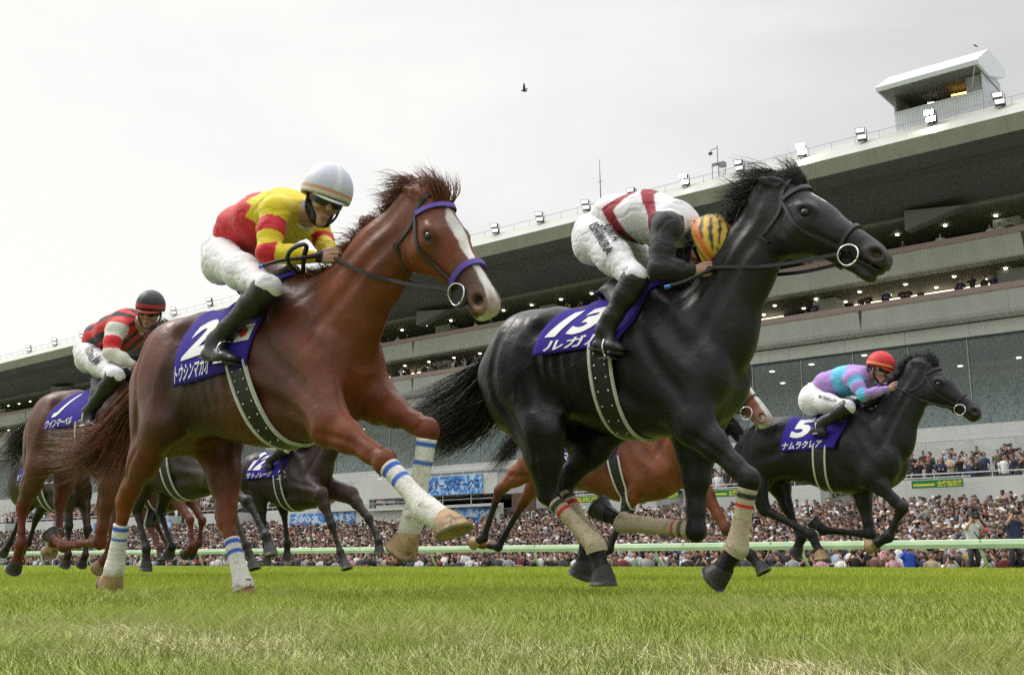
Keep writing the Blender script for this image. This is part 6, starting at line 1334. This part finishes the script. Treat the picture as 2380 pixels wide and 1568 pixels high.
tag(mesh_obj('crowd', np.concatenate(AV), np.concatenate(AF), pm, None, smooth=True, col=np.concatenate(AC)), 'dense crowd of spectators packed behind the rail and on the terraces', 'crowd', kind='stuff')

# the far site and its enlarged spectators are shrunk together about the origin after layout (rail 0.8 m, storeys 3.3 m, spectators 1.7 m)
U = .78
for o in list(COL.objects):
    if o.parent is None and o.type in ('MESH', 'EMPTY') and o.get('category') not in ('horse', 'jockey', 'whip'):
        o.location = Vector(o.location)*U; o.scale = Vector(o.scale)*U
# ------------------------------------------------------------------ grass blades
def grass():
    r = np.random.RandomState(5); N_ = 430000
    f = 1.35*(38/1.35)**(r.rand(N_)**.92); lat = (r.rand(N_)*2-1)*(.60*f+.5)
    fx, fy = -CT, ST; rx, ry = ST, CT                      # forward and right of the camera on the ground
    X = f*fx+lat*rx; Y = f*fy+lat*ry; ok = (Y < 33.6) & (Y > -8); X, Y, f = X[ok], Y[ok], f[ok]; n = len(X)
    P = np.stack([X, Y, np.zeros(n)], 1); n1 = noise3(P, 1.3, 1); n2 = noise3(P, 4.5, 2); n3 = noise3(P, .45, 4); n4 = noise3(P, 13, 8)
    hgt = (.046+.026*n1+.026*n2+.018*n4)*(.55+.9*r.rand(n))+.008; hgt = np.clip(hgt, .015, .13)*np.interp(f, [1.3, 3, 8, 38], [.85, .95, 1.0, .95])
    dry = np.clip((n1*1.1-n2*.5+n4*.8-n3*.4)+np.interp(f, [1.3, 2.6, 4, 6], [.30, .12, -.15, -.8])+.35*r.randn(n), 0, 1)*np.interp(f, [1.3, 4, 8], [1, .6, .15])
    wd = np.maximum(.0009+.0009*r.rand(n), f*.00040)
    ang = r.rand(n)*6.283; flow = 1.2*n1+2.2*n2; lean = hgt*(.12+.75*r.rand(n)**1.5); la = flow*.8+ang*.8
    d = np.stack([np.cos(la), np.sin(la), 0*la], 1); tilt = np.where(dry > .5, 1.6, 1.)
    w_ = np.stack([np.cos(ang), np.sin(ang), 0*ang], 1); near = f < 7
    b0 = P-w_*wd[:, None]; b1 = P+w_*wd[:, None]; mid = P+d*(lean*.35*tilt)[:, None]; mid[:, 2] = hgt*.6/np.sqrt(tilt); m0 = mid-w_*wd[:, None]*.8; m1 = mid+w_*wd[:, None]*.8; tip = P+d*(lean*1.1*tilt)[:, None]; tip[:, 2] = hgt*.97/tilt
    g1, g2, st = np.array([.19, .26, .032]), np.array([.44, .49, .115]), np.array([.62, .56, .33]); q = np.clip(.5+.55*n2+.5*n3+.3*r.randn(n), 0, 1)[:, None]
    far = np.interp(f, [2, 6, 12], [0, .6, 1])[:, None]; c = g1*(1-q)+g2*q; c = c*(1-far)+np.array([.38, .44, .045])*(.85+.3*q)*far; c = c*(1-dry[:, None])+st*dry[:, None]
    V = np.concatenate([np.stack([b0[near], b1[near], m0[near], m1[near], tip[near]], 1).reshape(-1, 3), np.stack([b0[~near], b1[~near], tip[~near]], 1).reshape(-1, 3)])
    C = np.concatenate([np.repeat(c[near], 5, 0), np.repeat(c[~near], 3, 0)]); k = near.sum(); i5 = np.arange(k)*5; i3 = k*5+np.arange(n-k)*3
    Q = np.stack([i5, i5+1, i5+3, i5+2], 1); T_ = np.concatenate([np.stack([i5+2, i5+3, i5+4], 1), np.stack([i3, i3+1, i3+2], 1)])
    m = mat('grass_blade', (1, 1, 1), .6, attr='Col', spec=.25)
    o = mesh_obj('grass', V, [Q, T_], m, None, col=C); tag(o, 'green turf of fine blades with patches of dry straw', 'grass', kind='stuff')
grass()
